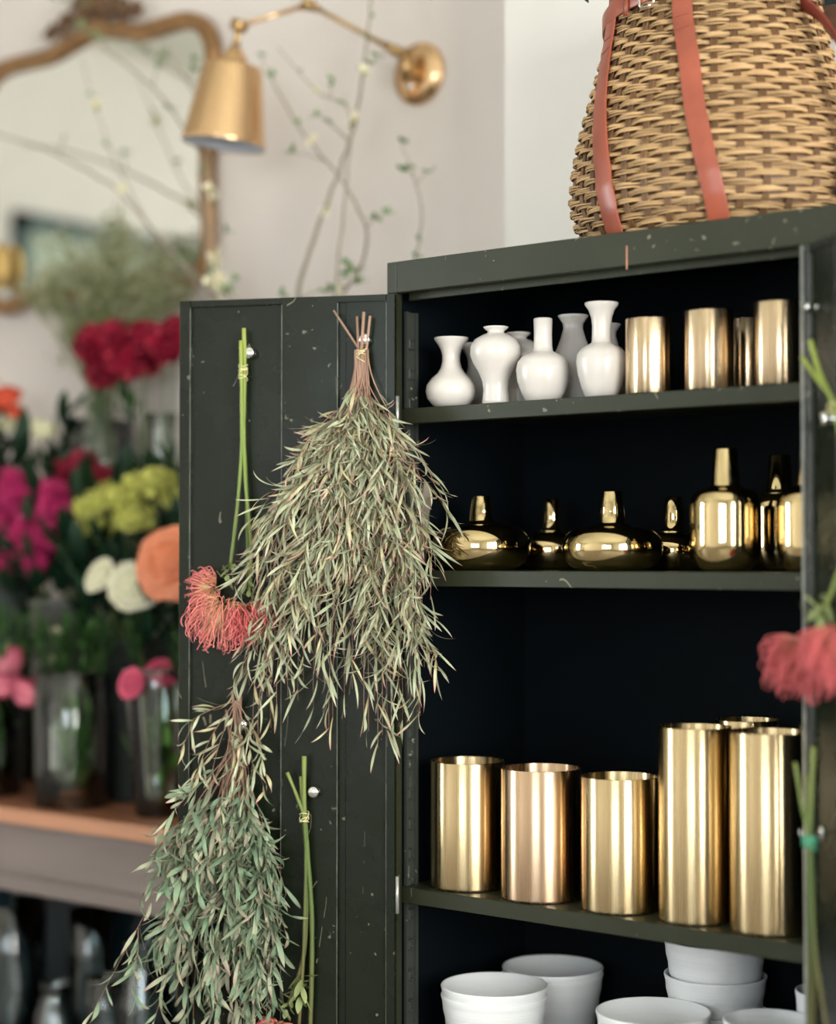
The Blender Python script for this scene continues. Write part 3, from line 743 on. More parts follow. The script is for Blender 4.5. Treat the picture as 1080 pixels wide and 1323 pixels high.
# oval woven floor and lining so that no daylight passes through the weave
m = MB(); ring = []
for zf in (0.001, 0.010):
    ring.append([bpt(2*PI*i/60, 0.005, -0.004)[0]+Vector((0, 0, zf-0.005)) for i in range(60)])
vs = ring[0]+ring[1]; m.add(vs, [tuple(range(60))[::-1], tuple(range(60, 120))]+[(i, (i+1) % 60, 60+(i+1) % 60, 60+i) for i in range(60)]).build('base', 'stake', t)
m = MB(); nq = 72; vs = []
for z in [HB*k/14 for k in range(15)]:
    for i in range(nq): vs.append(bpt(2*PI*i/nq, z, -0.0105)[0])
m.add(vs, [(k*nq+i, k*nq+(i+1) % nq, (k+1)*nq+(i+1) % nq, (k+1)*nq+i) for k in range(14) for i in range(nq)], True).build('inner_wall', 'stake', t)
m = MB()
for j in range(3):
    pts = []
    for i in range(145): 
        q = 2*PI*i/144; p, nn = bpt(q, HB+0.004, 0.0); pts.append(p+nn*0.006*math.cos(36*q/2*1.0+j*2.1)+Vector((0, 0, 0.006*math.sin(18*q+j*2.1))))
    m.tube(pts, 0.0035, 6)
m.build('rim', 'stake', t)
def find_q(px, z):
    best = None; qs = [(-PI+0.02)+i*(PI*1.0)/300 for i in range(301)]
    for q in qs:
        p, nn = bpt(q, z, 0.01)
        if nn.dot(CAM-p) < 0: continue
        e = abs(topx(p)[0]-px)
        if best is None or e < best[0]: best = (e, q)
    return best[1]
def band_mesh(path, hw, th=0.003):
    """path: list of (point, outward normal, width direction)"""
    vs = []; n = len(path)
    for p, nn, wd in path:
        vs += [p-wd*hw, p-wd*hw+nn*th*.8, p-wd*hw*.93+nn*th, p+wd*hw*.93+nn*th, p+wd*hw+nn*th*.8, p+wd*hw]
    fs = [(i*6+j, i*6+(j+1) % 6, (i+1)*6+(j+1) % 6, (i+1)*6+j) for i in range(n-1) for j in range(6)]+[tuple(range(6))[::-1], tuple(range((n-1)*6, n*6))]
    return MB().add(vs, fs, True)
def vstrap(keys, hw, z1, off=0.0085):
    path = []
    ks_ = sorted(keys)
    n = 64
    qs = [(z, find_q(px, z)) for z, px in ks_]
    for i in range(n+1):
        z = z1*i/n
        for (a, qa), (b, qb) in zip(qs, qs[1:]):
            if z <= b or b == qs[-1][0]:
                q = qa+(qb-qa)*((z-a)/(b-a)); 
                if z <= b: break
        p, nn = bpt(q, z, off); up = (bpt(q, z+0.004, off)[0]-p).normalized()
        path.append((p, nn, up))
    out = []
    for i, (p, nn, up) in enumerate(path):
        a = path[max(i-1, 0)][0]; b = path[min(i+1, n)][0]; tg = (b-a).normalized()
        wd = nn.cross(tg).normalized(); n2 = tg.cross(wd).normalized()
        if n2.dot(nn) < 0: n2 = -n2
        out.append((p, n2, wd))
    return band_mesh(out, hw), out
for keys, hw in (([(0.0, 797), (0.06, 786), (0.12, 779), (0.2, 775), (0.3, 778), (0.38, 786), (0.52, 794)], 0.0215),
                 ([(0.0, 930), (0.06, 921), (0.12, 910), (0.2, 899), (0.3, 889), (0.38, 881), (0.52, 876)], 0.0190)):
    mb, path = vstrap(keys, hw, 0.52); sp = mb.build('strap', 'leather', t, fixn=True)
    st = MB()
    for kz in (44,):
        p, nn, wd = path[kz]
        st.tube([p+nn*0.0034+wd*hw*a for a in (-.75, -.4, 0, .4, .75)], 0.0007, 5)
        p, nn, wd = path[kz+3]; st.tube([p+nn*0.0034+wd*hw*a for a in (-.75, -.4, 0, .4, .75)], 0.0007, 5)
    st.build('stitching', 'stitch', sp)
# belt round the upper part with its buckle
q0 = find_q(772, 0.40)-0.5; q1 = find_q(880, 0.40)
path = []
for i in range(40):
    q = q0+(q1-q0)*i/39; z = 0.416+0.030*i/39
    p, nn = bpt(q, z, 0.012); path.append((p, nn, Vector((0, 0, 1))))
bl = band_mesh(path, 0.016).build('belt', 'leather', t, fixn=True)
qb = find_q(838, 0.43); p, nn = bpt(qb, 0.436, 0.0165); tn = Vector((-nn.y, nn.x, 0))
m = MB(); c = [(-.014, -.022), (.014, -.022), (.016, -.019), (.016, .019), (.014, .022), (-.014, .022), (-.016, .019), (-.016, -.019), (-.014, -.022)]
m.tube([p+tn*a+Vector((0, 0, b)) for a, b in c], 0.0019, 8).tube([p+tn*-.016, p+tn*.015+nn*.003], 0.0016, 8)
m.build('buckle', 'chrome', bl)
for dq in (0.30, ):
    p, nn = bpt(find_q(812, .43), 0.428, 0.0155); tn = Vector((-nn.y, nn.x, 0))
    band_mesh([(p+Vector((0, 0, zz)), nn, tn) for zz in (-.019, 0, .019)], 0.006).build('keeper_loop', 'leather', bl, fixn=True)
# shoulder strap standing away from the far side
path = []
A = bpt(-0.30, 0.40, 0.01)[0]; Bp = bpt(-0.25, 0.05, 0.012)[0]
S = bez([A, A+Vector((0.09, -0.03, -0.05)), Bp+Vector((0.10, -0.03, 0.12)), Bp], 24)
for i, p in enumerate(S):
    tg = (S[min(i+1, 24)]-S[max(i-1, 0)]).normalized(); wd = tg.cross(Vector((0.9, 0.4, 0.1))).normalized(); path.append((p, tg.cross(wd).normalized(), wd))
band_mesh(path, 0.016).build('shoulder_strap', 'leatherdark', t, fixn=True)

# ================================================================== HANGING BUNCHES
def magnet(px, py, Hh, U, N, label, group='round magnetic hooks on the cabinet doors', off=0.0, R=0.0115):
    p = ondoor(px, py, 0.012+off, Hh, N); base = ondoor(px, py, off, Hh, N)
    o = ondoor(px, py, off+0.0005, Hh, N)
    Q = N.to_track_quat('Z', 'Y').to_matrix()
    ob = MB().lathe([(0, 0), (R*.8, 0), (R*.8, .004), (R*.45, .006), (R*.42, .011), (R*.8, .014), (R, .017), (R*.98, .020), (R*.7, .022), (0, .0225)], 32, o, Q).build('magnetic_hook', 'chrome', None, org=o)
    tag(ob, label, 'hook', group); return o
OR = 0.0045   # height of the shallow recess above the pan
magnet(325, 457, HL, UL, NL, 'round magnet holding the three pink pincushion flowers', off=0.0002)
magnet(474, 440, HL, UL, NL, 'round magnet holding the large dried leaf bunch, beside its bare stem tops', off=OR)
magnet(316, 935, HL, UL, NL, 'round magnet half hidden in the tied top of the lower leaf bunch', off=0.0002)
magnet(408, 1022, HL, UL, NL, 'round magnet beside three bare green stem tops, low on the door', off=0.0102)
magnet(1078, 541, HR, UR, NR, 'round magnet on the right-hand door beside forked green stems', off=OR)
magnet(1057, 397, HR, UR, NR, 'small bright magnet near the top of the right-hand door', off=OR, R=0.006)

def band_loops(m, c, axis, R, n, pitch, rr, seed=0):
    r = random.Random(seed); axis = Vector(axis).normalized(); a = axis.orthogonal().normalized(); b = axis.cross(a)
    for i in range(n):
        o = Vector(c)+axis*pitch*(i-(n-1)/2); tl = (a*r.uniform(-.9, .9)+b*r.uniform(-.9, .9))
        pts = []
        for k in range(21):
            q = 2*PI*k/20; d = a*math.cos(q)+b*math.sin(q)
            pts.append(o+d*R*r.uniform(.97, 1.06)+axis*R*0.8*d.dot(tl))
        m.tube(pts, rr, 5)
RD = random.Random(21)
def dirpx(dx, dy, dn, N=NL):
    """direction from picture-plane slopes, used to lay stems against a door"""
    return (RT*dx+UP*-dy+N*dn)
def sprig_parts(parent, P, nl, Ll, Wl, mat, twmat, start, rr, r0=0.0016, spread=0.8, side_twigs=0):
    """one sprig: a twig that carries its own narrow leaves"""
    path = bez(P, 22); k = len(path)
    tw = MB().tube(path, [r0*(1-0.75*i/(k-1)) for i in range(k)], 5, tint=(0, 1, rr.random(), 0))
    lf = MB(); twigs = [path]; 
    for s in range(side_twigs):
        i0 = int(k*rr.uniform(max(start, .25), 0.8)); d = (path[min(i0+1, k-1)]-path[i0-1]).normalized()
        o = d.orthogonal(); o = Matrix.Rotation(rr.uniform(0, 2*PI), 3, d) @ o; o = (o-NL*min(0, o.dot(NL))*1.6).normalized()
        L = rr.uniform(.05, .12)
        pp = bez([path[i0], path[i0]+d*L*.35+o*L*.35, path[i0]+d*L*.8+o*L*.45+Vector((0, 0, -L*.3))], 8)
        tw.tube(pp, [r0*.55*(1-.6*i/8) for i in range(9)], 4, tint=(.3, 1, rr.random(), 0)); twigs.append(pp)
    tot = sum(len(tt) if tt is not path else len(tt)*(1-start) for tt in twigs)
    for tt in twigs:
        kk = len(tt); s0 = start if tt is path else 0.15
        cnt = int(nl*(len(tt)*(1-s0))/tot)+1
        for c in range(cnt):
            u = (s0+(1-s0)*((c+rr.random())/cnt)**.8)*(kk-1); i0 = min(int(u), kk-2); p = tt[i0].lerp(tt[i0+1], u-i0)
            d = (tt[i0+1]-tt[i0]).normalized()
            o = Matrix.Rotation(rr.uniform(0, 2*PI), 3, d) @ d.orthogonal()
            if o.dot(NL) < 0: o = o-NL*o.dot(NL)*1.3
            ang = rr.uniform(.2, spread)
            dd = d*math.cos(ang)+o*math.sin(ang)
            sd = dd.cross(Matrix.Rotation(rr.uniform(0, 2*PI), 3, d) @ d.orthogonal())
            if sd.length < 1e-3: continue
            L = Ll*rr.uniform(.55, 1.2)
            lf.leaf(p, dd, sd, L, Wl*rr.uniform(.65, 1.2), (rr.choice((-1, 1))*rr.uniform(.2, 1.9)), 8, (rr.random(), 0.75 if rr.random() < 0.25 else rr.random()*.2), cup=rr.uniform(.1, .5), wob=rr.uniform(-.7, .7), grav=rr.uniform(.05, .5))
    o = tw.build('sprig', twmat, parent); lf.build('leaves', mat, o); return o

# ---- the large dried bunch in the middle of the door
rr = random.Random(5)
def DP(px, py, n): return ondoor(px, py, n)
tie = DP(467, 455, 0.026)
t = thing('dried_leaf_bunch', 'large bunch of dried narrow grey-green leaves tied upside down on the door', 'dried plant', tuple(DP(467, 404, 0.024)))
ends = [(350, 738), (345, 752), (338, 768), (330, 830), (318, 866), (350, 940), (334, 968), (372, 900), (392, 880), (405, 915), (425, 950), (418, 880), (445, 900), (470, 925),
        (488, 966), (505, 955), (520, 930), (543, 925), (536, 890), (548, 862), (545, 815), (556, 775), (551, 715), (546, 655), (535, 640), (400, 790), (430, 800), (460, 810), (490, 840),
        (510, 800), (380, 760), (420, 700), (455, 720), (485, 730), (515, 700), (400, 830), (365, 850), (500, 880), (530, 840), (402, 700), (440, 660), (500, 640), (470, 670), (375, 720), (350, 800), (392, 745), (328, 955), (345, 900), (358, 925), (410, 880), (430, 930), (476, 945), (494, 950), (515, 915), (530, 905), (541, 942), (322, 885), (338, 930), (385, 905), (500, 965), (484, 900), (455, 890)]
for i, (ex, ey) in enumerate(ends):
    sx = 467+rr.uniform(-9, 9); top = DP(sx, 452, 0.026+rr.uniform(-.007, .007))
    L = (ey-452); dx = ex-467; nmid = rr.uniform(0.02, 0.085); nend = rr.uniform(0.015, 0.07)
    w = abs(dx)/100
    P = [top, DP(sx, 452+L*.12, .03), DP(sx+dx*.05, 452+L*.28, .03), DP(467+dx*(.52+.15*rr.random()), 452+L*.48, nmid), DP(467+dx*1.08, 452+L*.70, nmid*.9), DP(ex, ey, nend)]
    sprig_parts(t, P, int(22+L*.085), 0.070, 0.0054, 'sage', 'twig', min(.55, 68/L), rr, 0.0017, 0.62, side_twigs=5)
for a, b, n, r in (((431, 401), (463, 450), .030, .0021), ((470, 403), (466, 470), .030, .0030), ((461, 409), (464, 470), .022, .0026), ((478, 408), (472, 465), .024, .0027), ((458, 545), (469, 450), .022, .0035), ((478, 545), (468, 452), .03, .003), ((468, 540), (467, 452), .034, .003)):
    MB().tube([DP(*a, n), DP(*b, .026)], [r, r*1.05], 8, tint=(0, .3, rr.random(), 0)).build('stem', 'twig', t)
m = MB(); band_loops(m, DP(467, 457, .026), (0, 0, 1), .0105, 5, .0045, .0009, 1); m.build('rubber_band', 'band', t)

# ---- lower left bunch
t = thing('dried_leaf_bunch', 'lower bunch of broader green-grey leaves trailing past the door edge over the table', 'dried plant', tuple(DP(306, 895, .024)))
ends = [(232, 1110), (226, 1170), (240, 1230), (228, 1290), (250, 1330), (270, 1400), (300, 1420), (330, 1400), (350, 1330), (352, 1290), (356, 1250), (340, 1200), (320, 1150), (336, 1130),
        (262, 1180), (290, 1240), (315, 1260), (280, 1320), (310, 1340), (330, 1300), (250, 1120), (275, 1130), (300, 1160), (210, 1310), (238, 1350), (265, 1270), (345, 1380), (320, 1220), (262, 1060), (322, 1050), (290, 1100), (335, 1330), (300, 1290)]
for i, (ex, ey) in enumerate(ends):
    sx = 306+rr.uniform(-8, 8); L = ey-955; dx = ex-306; nm = rr.uniform(.02, .075)
    P = [DP(sx, 955, .024+rr.uniform(-.006, .006)), DP(sx+dx*.06, 955+L*.20, .03), DP(306+dx*(.6+.2*rr.random()), 955+L*.42, nm), DP(306+dx*1.05, 955+L*.72, nm), DP(ex, ey, rr.uniform(.02, .06))]
    sprig_parts(t, P, int(14+L*.085), 0.064, 0.0100, 'sage2', 'twig', min(.5, 78/max(L, 60)), rr, 0.0017, 0.62, side_twigs=3)
for P in ([(300, 960), (255, 1060), (215, 1130), (165, 1220), (118, 1312)], [(298, 960), (262, 1040), (240, 1075), (215, 1110), (178, 1165)], [(300, 960), (270, 1080), (240, 1200), (205, 1290), (195, 1335)],
          [(304, 955), (290, 990), (262, 1010), (240, 1030), (236, 1025)]):
    sprig_parts(t, [DP(a, b, .028+.02*j) for j, (a, b) in enumerate(P)], 26, 0.052, 0.0085, 'sage2', 'twig', 0.35, rr, 0.0013, 0.7, side_twigs=2)
for ex, ey in ((246, 938), (258, 1005), (328, 1015), (338, 985), (284, 1085), (318, 1095), (300, 1040), (270, 1040)):
    P = [DP(305, 905, .03), DP(305+(ex-305)*.4, 905+(ey-905)*.25, .045), DP(305+(ex-305)*1.0, 905+(ey-905)*.6, .05), DP(ex, ey, .045)]
    sprig_parts(t, P, 13, 0.050, 0.0064, 'sage', 'twig', .15, rr, 0.0012, 0.7, side_twigs=1)
for a, r in (((300, 893), .0026), ((292, 917), .0022), ((311, 898), .0026), ((305, 905), .0026)):
    MB().tube([DP(*a, .024+rr.uniform(-.004, .006)), DP(306+rr.uniform(-4, 4), 990, .026)], [r, r], 8, tint=(0, .3, rr.random(), 0)).build('stem', 'twig', t)
m = MB(); band_loops(m, DP(306, 955, .025), (0, 0, 1), .0105, 5, .004, .0009, 2); m.build('rubber_band', 'band', t)

def protea_head(parent, c, axis, R, N_, mat, seed, hook=1.0):
    """pincushion flower head: long curved styles arching out of a small woolly core"""
    r = random.Random(seed); axis = Vector(axis).normalized(); Q = axis.to_track_quat('Z', 'Y').to_matrix(); c = Vector(c)
    core = MB(); core.lathe([(0, -R*.25), (R*.16, -R*.2), (R*.28, 0), (R*.26, R*.2), (R*.12, R*.34), (0, R*.36)], 16, c, Q)
    co = core.build('flower_head', mat, parent)
    m = MB()
    for i in range(N_):
        z = 1-1.35*(i+.5)/N_; th = math.acos(max(-1, min(1, z))); ph = i*2.39996+r.uniform(-.2, .2)
        d = Q @ Vector((math.sin(th)*math.cos(ph), math.sin(th)*math.sin(ph), math.cos(th)))
        sw = (Q @ Vector((-math.sin(ph), math.cos(ph), 0)))*r.uniform(-.22, .22)
        L = R*r.uniform(.74, 1.16)
        p0 = c+d*R*.2-axis*R*.1
        p3 = c+d*L+sw*R
        bend = axis*R*(.34*hook*math.sin(th))
        P = [p0-bend*.6, c+d*R*.55-bend*.9, c+d*R*.92-bend*.5+sw*R, p3+bend*.2, p3+bend*.9-d*R*.22*hook+sw*R*.5]
        m.tube(bez(P, 9), [.0011, .0010, .0010, .0009, .0009, .0008, .0008, .0008, .0007, .0007], 4, tint=(0, 1, r.random(), 0))
    m.build('styles', mat, co)
def bracts(parent, c, axis, R, n, seed, L=.02):
    r = random.Random(seed); axis = Vector(axis).normalized(); m = MB(); a = axis.orthogonal().normalized(); b = axis.cross(a)
    for i in range(n):
        q = 2.4*i; o = a*math.cos(q)+b*math.sin(q); p = Vector(c)-axis*(R*.2+.004*i)+o*.003
        m.leaf(p, (o*.6+axis*.8*(1 if i % 3 else -.2)), o.cross(axis), L*r.uniform(.7, 1.3), L*.42, r.uniform(-.2, .7), 5, (r.random(), 0), cup=.3)
    m.build('bracts', 'bract', parent)
def stem(parent, pts, r, mat, name='stem', n=8, k=6):
    P = spline(pts, k); rr_ = random.Random(len(pts)); return MB().tube(P, [r*(1+.12*rr_.uniform(-1, 1)) for _ in P], n, tint=(0, 1, rr_.random(), 0)).build(name, mat, parent)

# ---- pink pincushions on the left of the door
t = thing('pincushion_flower_bunch', 'three coral pincushion flowers on long green stems tied upside down', 'flowers', tuple(DP(315, 425, .02)))
stem(t, [DP(315, 424, .022), DP(316, 470, .022), DP(315, 560, .02), DP(319, 650, .018), DP(321, 755, .022)], .0040, 'greenstem')
stem(t, [DP(311, 440, .028), DP(312, 500, .028), DP(312, 580, .024), DP(306, 660, .024), DP(297, 735, .03)], .0036, 'greenstem')
stem(t, [DP(316, 440, .018), DP(314, 520, .02), DP(317, 620, .026), DP(324, 700, .03), DP(322, 770, .036)], .0036, 'greenstem')
m = MB(); band_loops(m, DP(314, 480, .023), (0, 0, 1), .0085, 6, .0052, .0009, 4); m.build('rubber_band', 'band', t)
protea_head(t, DP(268, 760, .028), dirpx(-.75, .1, .35), .044, 150, 'protea', 1, .7)
protea_head(t, DP(284, 797, .046), dirpx(-.15, 1, .35), .072, 210, 'protea', 2, 1.2)
protea_head(t, DP(320, 797, .036), dirpx(.3, 1, .15), .056, 220, 'protea_red', 3, .9)
bracts(t, DP(292, 752, .040), dirpx(-.3, 1, .1), .03, 9, 5, .024)
bracts(t, DP(322, 772, .040), dirpx(.1, 1, .1), .03, 8, 6, .022)

# ---- low bunch of pincushions with bare stem tops
t = thing('pincushion_flower_bunch', 'three bare green stems tied low on the door, flower heads at the bottom edge', 'flowers', tuple(DP(393, 978, .02)))
stem(t, [DP(393, 977, .034), DP(393, 1040, .034), DP(397, 1100, .030), DP(403, 1190, .026), DP(401, 1323, .026), DP(398, 1380, .03)], .0044, 'darkstem')
stem(t, [DP(371, 998, .036), DP(384, 1030, .036), DP(393, 1060, .036), DP(395, 1120, .032), DP(392, 1230, .03), DP(386, 1330, .034)], .0034, 'darkstem')
stem(t, [DP(389, 1003, .030), DP(392, 1050, .030), DP(396, 1120, .026), DP(393, 1230, .026), DP(372, 1300, .034)], .0042, 'darkstem')
m = MB(); band_loops(m, DP(393, 1057, .033), (0, 0, 1), .0088, 5, .0034, .0009, 9); m.build('rubber_band', 'band', t)
protea_head(t, DP(357, 1332, .045), dirpx(-.2, 1, .2), .046, 170, 'protea_red', 8, 1)
protea_head(t, DP(398, 1370, .045), dirpx(.2, 1, .2), .055, 170, 'protea_red', 9, 1)
bracts(t, DP(386, 1300, .038), dirpx(-.1, 1, .1), .05, 14, 10, .032)
bracts(t, DP(368, 1312, .038), dirpx(-.3, 1, .1), .02, 8, 11, .026)

# ---- right-hand door
def RP(px, py, n): return ondoor(px, py, n, HR, NR)
t = thing('pincushion_flower_bunch', 'rose red pincushion flower hanging from forked stems on the right-hand door', 'flowers', tuple(RP(1062, 440, .03)))
stem(t, [RP(1047, 440, .045), RP(1058, 480, .04), RP(1075, 520, .03), RP(1092, 600, .03), RP(1094, 700, .035), RP(1080, 750, .045), RP(1062, 795, .06)], .0040, 'greenstem')
stem(t, [RP(1036, 462, .05), RP(1056, 490, .045), RP(1079, 525, .035), RP(1100, 620, .03), RP(1100, 760, .04), RP(1086, 800, .05)], .0034, 'greenstem')
protea_head(t, RP(1040, 850, .065), Vector((-.25, 0, -1)), .070, 330, 'protea_red', 31, .8)
protea_head(t, RP(1088, 832, .06), Vector((.15, 0, -1)), .075, 300, 'protea_red', 32, .8)
bracts(t, RP(1058, 800, .062), Vector((-.3, 0, -1)), .02, 8, 33, .035)
m = MB(); band_loops(m, RP(1077, 528, .034), (0.2, 0, 1), .009, 4, .004, .0009, 12); m.build('rubber_band', 'band', t)
t = thing('pincushion_flower_bunch', 'thin green stems tied with a green band at the right edge', 'flowers', tuple(RP(1028, 985, .05)))
stem(t, [RP(1027, 985, .075), RP(1036, 1040, .07), RP(1046, 1090, .065), RP(1050, 1180, .06), RP(1056, 1250, .06), RP(1070, 1340, .06)], .0030, 'darkstem')
stem(t, [RP(1051, 965, .055), RP(1048, 1030, .06), RP(1046, 1090, .062), RP(1046, 1200, .06), RP(1047, 1300, .06), RP(1046, 1420, .06)], .0042, 'darkstem')
stem(t, [RP(1043, 1000, .058), RP(1044, 1060, .06), RP(1048, 1110, .058), RP(1052, 1220, .05), RP(1050, 1420, .05)], .0036, 'darkstem')
m = MB(); band_loops(m, RP(1046, 1088, .062), (0, 0, 1), .0105, 5, .0025, .0014, 14); m.build('rubber_band', 'bandgreen', t)
protea_head(t, RP(1050, 1440, .06), (0, 0, -1), .05, 120, 'protea_red', 15, 1)
hk = RP(1061, 1076, .03)
ob = MB().tube([hk+NR*-.03, hk+NR*.006, hk+NR*.02+Vector((0, 0, -.012)), hk+NR*.032+Vector((0, 0, -.008)), hk+NR*.036+Vector((0, 0, .006))], .0016, 8).lathe([(0, 0), (.012, 0), (.012, .003), (0, .004)], 20, RP(1061, 1076, .0045), NR.to_track_quat('Z', 'Y').to_matrix()).build('wire_hook', 'chrome', None, org=hk)
tag(ob, 'small wire hook beside the green rubber band on the right-hand door', 'hook')

# ================================================================== FLOWER TABLE
TX0, TX1, TY0, TY1, TZ = -3.2, -0.06, 0.250, 0.755, 0.781
t = thing('wooden_table', 'long wooden table with orange-brown top and grey apron, covered in flower vases', 'table', ((TX0+TX1)/2, (TY0+TY1)/2, 0))
m = MB()
nb = 4
for i in range(nb):
    y0 = TY0-0.018+(TY1-TY0+0.018)*i/nb; y1 = TY0-0.018+(TY1-TY0+0.018)*(i+1)/nb-0.0012
    m.bbox((TX0, y0, TZ-0.038), (TX1, y1, TZ), 0.003)
m.build('tabletop', 'top', t)
MB().bbox((TX0, TY0-0.0245, TZ-0.038), (TX1, TY0-0.0182, TZ-0.001), 0.002).build('lit_edging', 'lit_edging', t)  # thin strip added to paint the front edge as lit
MB().bbox((TX0+.03, TY0, TZ-0.170), (TX1-.02, TY0+0.024, TZ-0.0385), 0.003).bbox((TX0+.03, TY0-0.006, TZ-0.212), (TX1-.02, TY0+0.026, TZ-0.1706), 0.003).bbox((TX0+.03, TY1-0.03, TZ-0.212), (TX1-.02, TY1-0.006, TZ-0.0385), 0.003).build('apron', 'apron', t)
for x in (TX0+.03, -1.62, TX1-.09):
    for y in (TY0+0.027, TY1-0.10): MB().bbox((x, y, 0), (x+0.07, y+0.065, TZ-0.2125), 0.004).build('leg', 'tealdark', t)
MB().box((TX0+.04, TY1-0.034, 0.10), (TX1-.03, TY1-0.031, TZ-0.2125)).build('shade_panel', 'tealdark', t)  # added dark sheet standing in for the shadow under the table
MB().bbox((TX0+.04, TY0+0.03, 0.10), (TX1-.03, TY1-0.036, 0.125), 0.003).build('lower_shelf', 'tealdark', t)

def vase(kind, px, Y, hwpx, z0, toppx, label, mat='glass', water=0.55, name='glass_vase', group=None, fill=True, rim=1.0):
    a = at(px, 722, Y); o = Vector((a.x, Y, z0+0.0004)); k = mpp(o); r = hwpx*k; h = at(px, toppx, Y).z-o.z
    if kind == 'cyl': pr = [(r, u) for u in (0.004, h*.3, h*.6, h)]
    elif kind == 'cone': pr = [(r*.60, .004), (r*.66, h*.15), (r*.80, h*.5), (r*.95, h*.85), (r, h)]
    elif kind == 'round': pr = [(r*.62, .004), (r*.86, h*.1), (r*.99, h*.3), (r, h*.45), (r*.93, h*.6), (r*.74, h*.75), (r*.62, h*.85), (r*.64, h*.94), (r*.74, h)]
    elif kind == 'bottle': pr = [(r*.9, .004), (r, h*.05), (r, h*.42), (r*.9, h*.48), (r*.45, h*.56), (r*.36, h*.64), (r*.34, h*.95), (r*.44, h)]
    elif kind == 'bucket': pr = [(r*.74, .002), (r*.76, .006), (r*.86, h*.5), (r*.985, h*.97), (r*1.02, h*.975), (r*1.03, h*.99)]
    g = [(0, 0.0)]+[(pr[0][0]*.97, 0.0)]+pr
    w_ = 0.0035
    inner = [(max(0.001, x-w_), y+(0.006 if i == 0 else 0)) for i, (x, y) in enumerate(pr)]
    g += [(pr[-1][0]-w_*.5, h+0.001)]+inner[::-1]+[(0, inner[0][1])]
    ob = MB().lathe(g, 48, o).build(name, mat, None, org=o)
    tag(ob, label, 'vase' if kind != 'bucket' else 'bucket', group)
    if water and mat.startswith('glass'):
        wl = [(max(0.001, x-0.0005), y) for x, y in inner if y <= h*water]
        # interpolate the top of the water
        for (ra, ya), (rb_, yb) in zip(inner, inner[1:]):
            if ya <= h*water < yb: u = (h*water-ya)/(yb-ya); wl.append((ra+(rb_-ra)*u-0.0005, h*water))
        MB().lathe([(0, wl[0][1]+.0004)]+wl+[(0, h*water)], 32, o).build('water', 'water', ob)
    return o, r, h
g3 = 'clear glass vases on the wooden table'
VA = vase('cyl', 95, 0.365, 50, TZ, 868, 'clear cylinder glass vase full of leafy green stems', group=g3, water=.7)
VB = vase('cone', 208, 0.375, 52, TZ, 862, 'clear glass vase narrowing to its foot, right end of the table', group=g3, water=.5)
VC = vase('cyl', -22, 0.36, 52, TZ, 885, 'clear glass vase cut off at the left edge of the photo', group=g3, water=.7)
VD = vase('cone', 128, 0.66, 44, TZ, 545, 'very tall clear glass vase holding the cloud of gypsophila', group=g3, water=.4)
VE = vase('bottle', 208, 0.655, 46, TZ, 535, 'tall slender-necked clear bottle vase behind the yellow-green chrysanthemums', group=g3, water=.3)
VF = vase('bucket', 82, 0.555, 44, TZ, 775, 'grey zinc bucket packed with magenta stocks', 'zinc', name='zinc_bucket', water=0)
VG = vase('bucket', 182, 0.535, 50, TZ, 825, 'dark zinc bucket packed with cream and lime flowers', 'zincdark', name='zinc_bucket', water=0)
VH = vase('cyl', 8, 0.60, 42, TZ, 720, 'dark zinc bucket of orange and cream flowers at the left edge', 'zincdark', name='zinc_bucket', water=0)
VI = vase('bottle', 35, 0.68, 32, TZ, 590, 'slim clear bottle vase among the magenta flowers', group=g3, water=.4)
# plain glass vases stored under the table
g4 = 'clear glass vases stored under the table'
for i, (px, Y, hw, tp, kd, lb) in enumerate(((18, .36, 44, 1165, 'cyl', 'tall clear cylinder stored under the table, far left'), (120, .50, 30, 1175, 'cyl', 'slim clear cylinder stored under the table toward its back'),
    (190, .38, 40, 1215, 'round', 'rounded clear glass vase stored under the table right of the others'), (75, .34, 30, 1270, 'round', 'small rounded clear glass vase under the table'),
    (225, .60, 30, 1180, 'cyl', 'clear cylinder deep under the table at the right'), (140, .33, 26, 1262, 'cyl', 'short clear glass tumbler under the table front'), (-10, .55, 30, 1190, 'bottle', 'clear bottle vase under the table left edge'))):
    vase(kd, px, Y, hw, 0.1255, tp, lb, 'glassteal', water=0, group=g4)

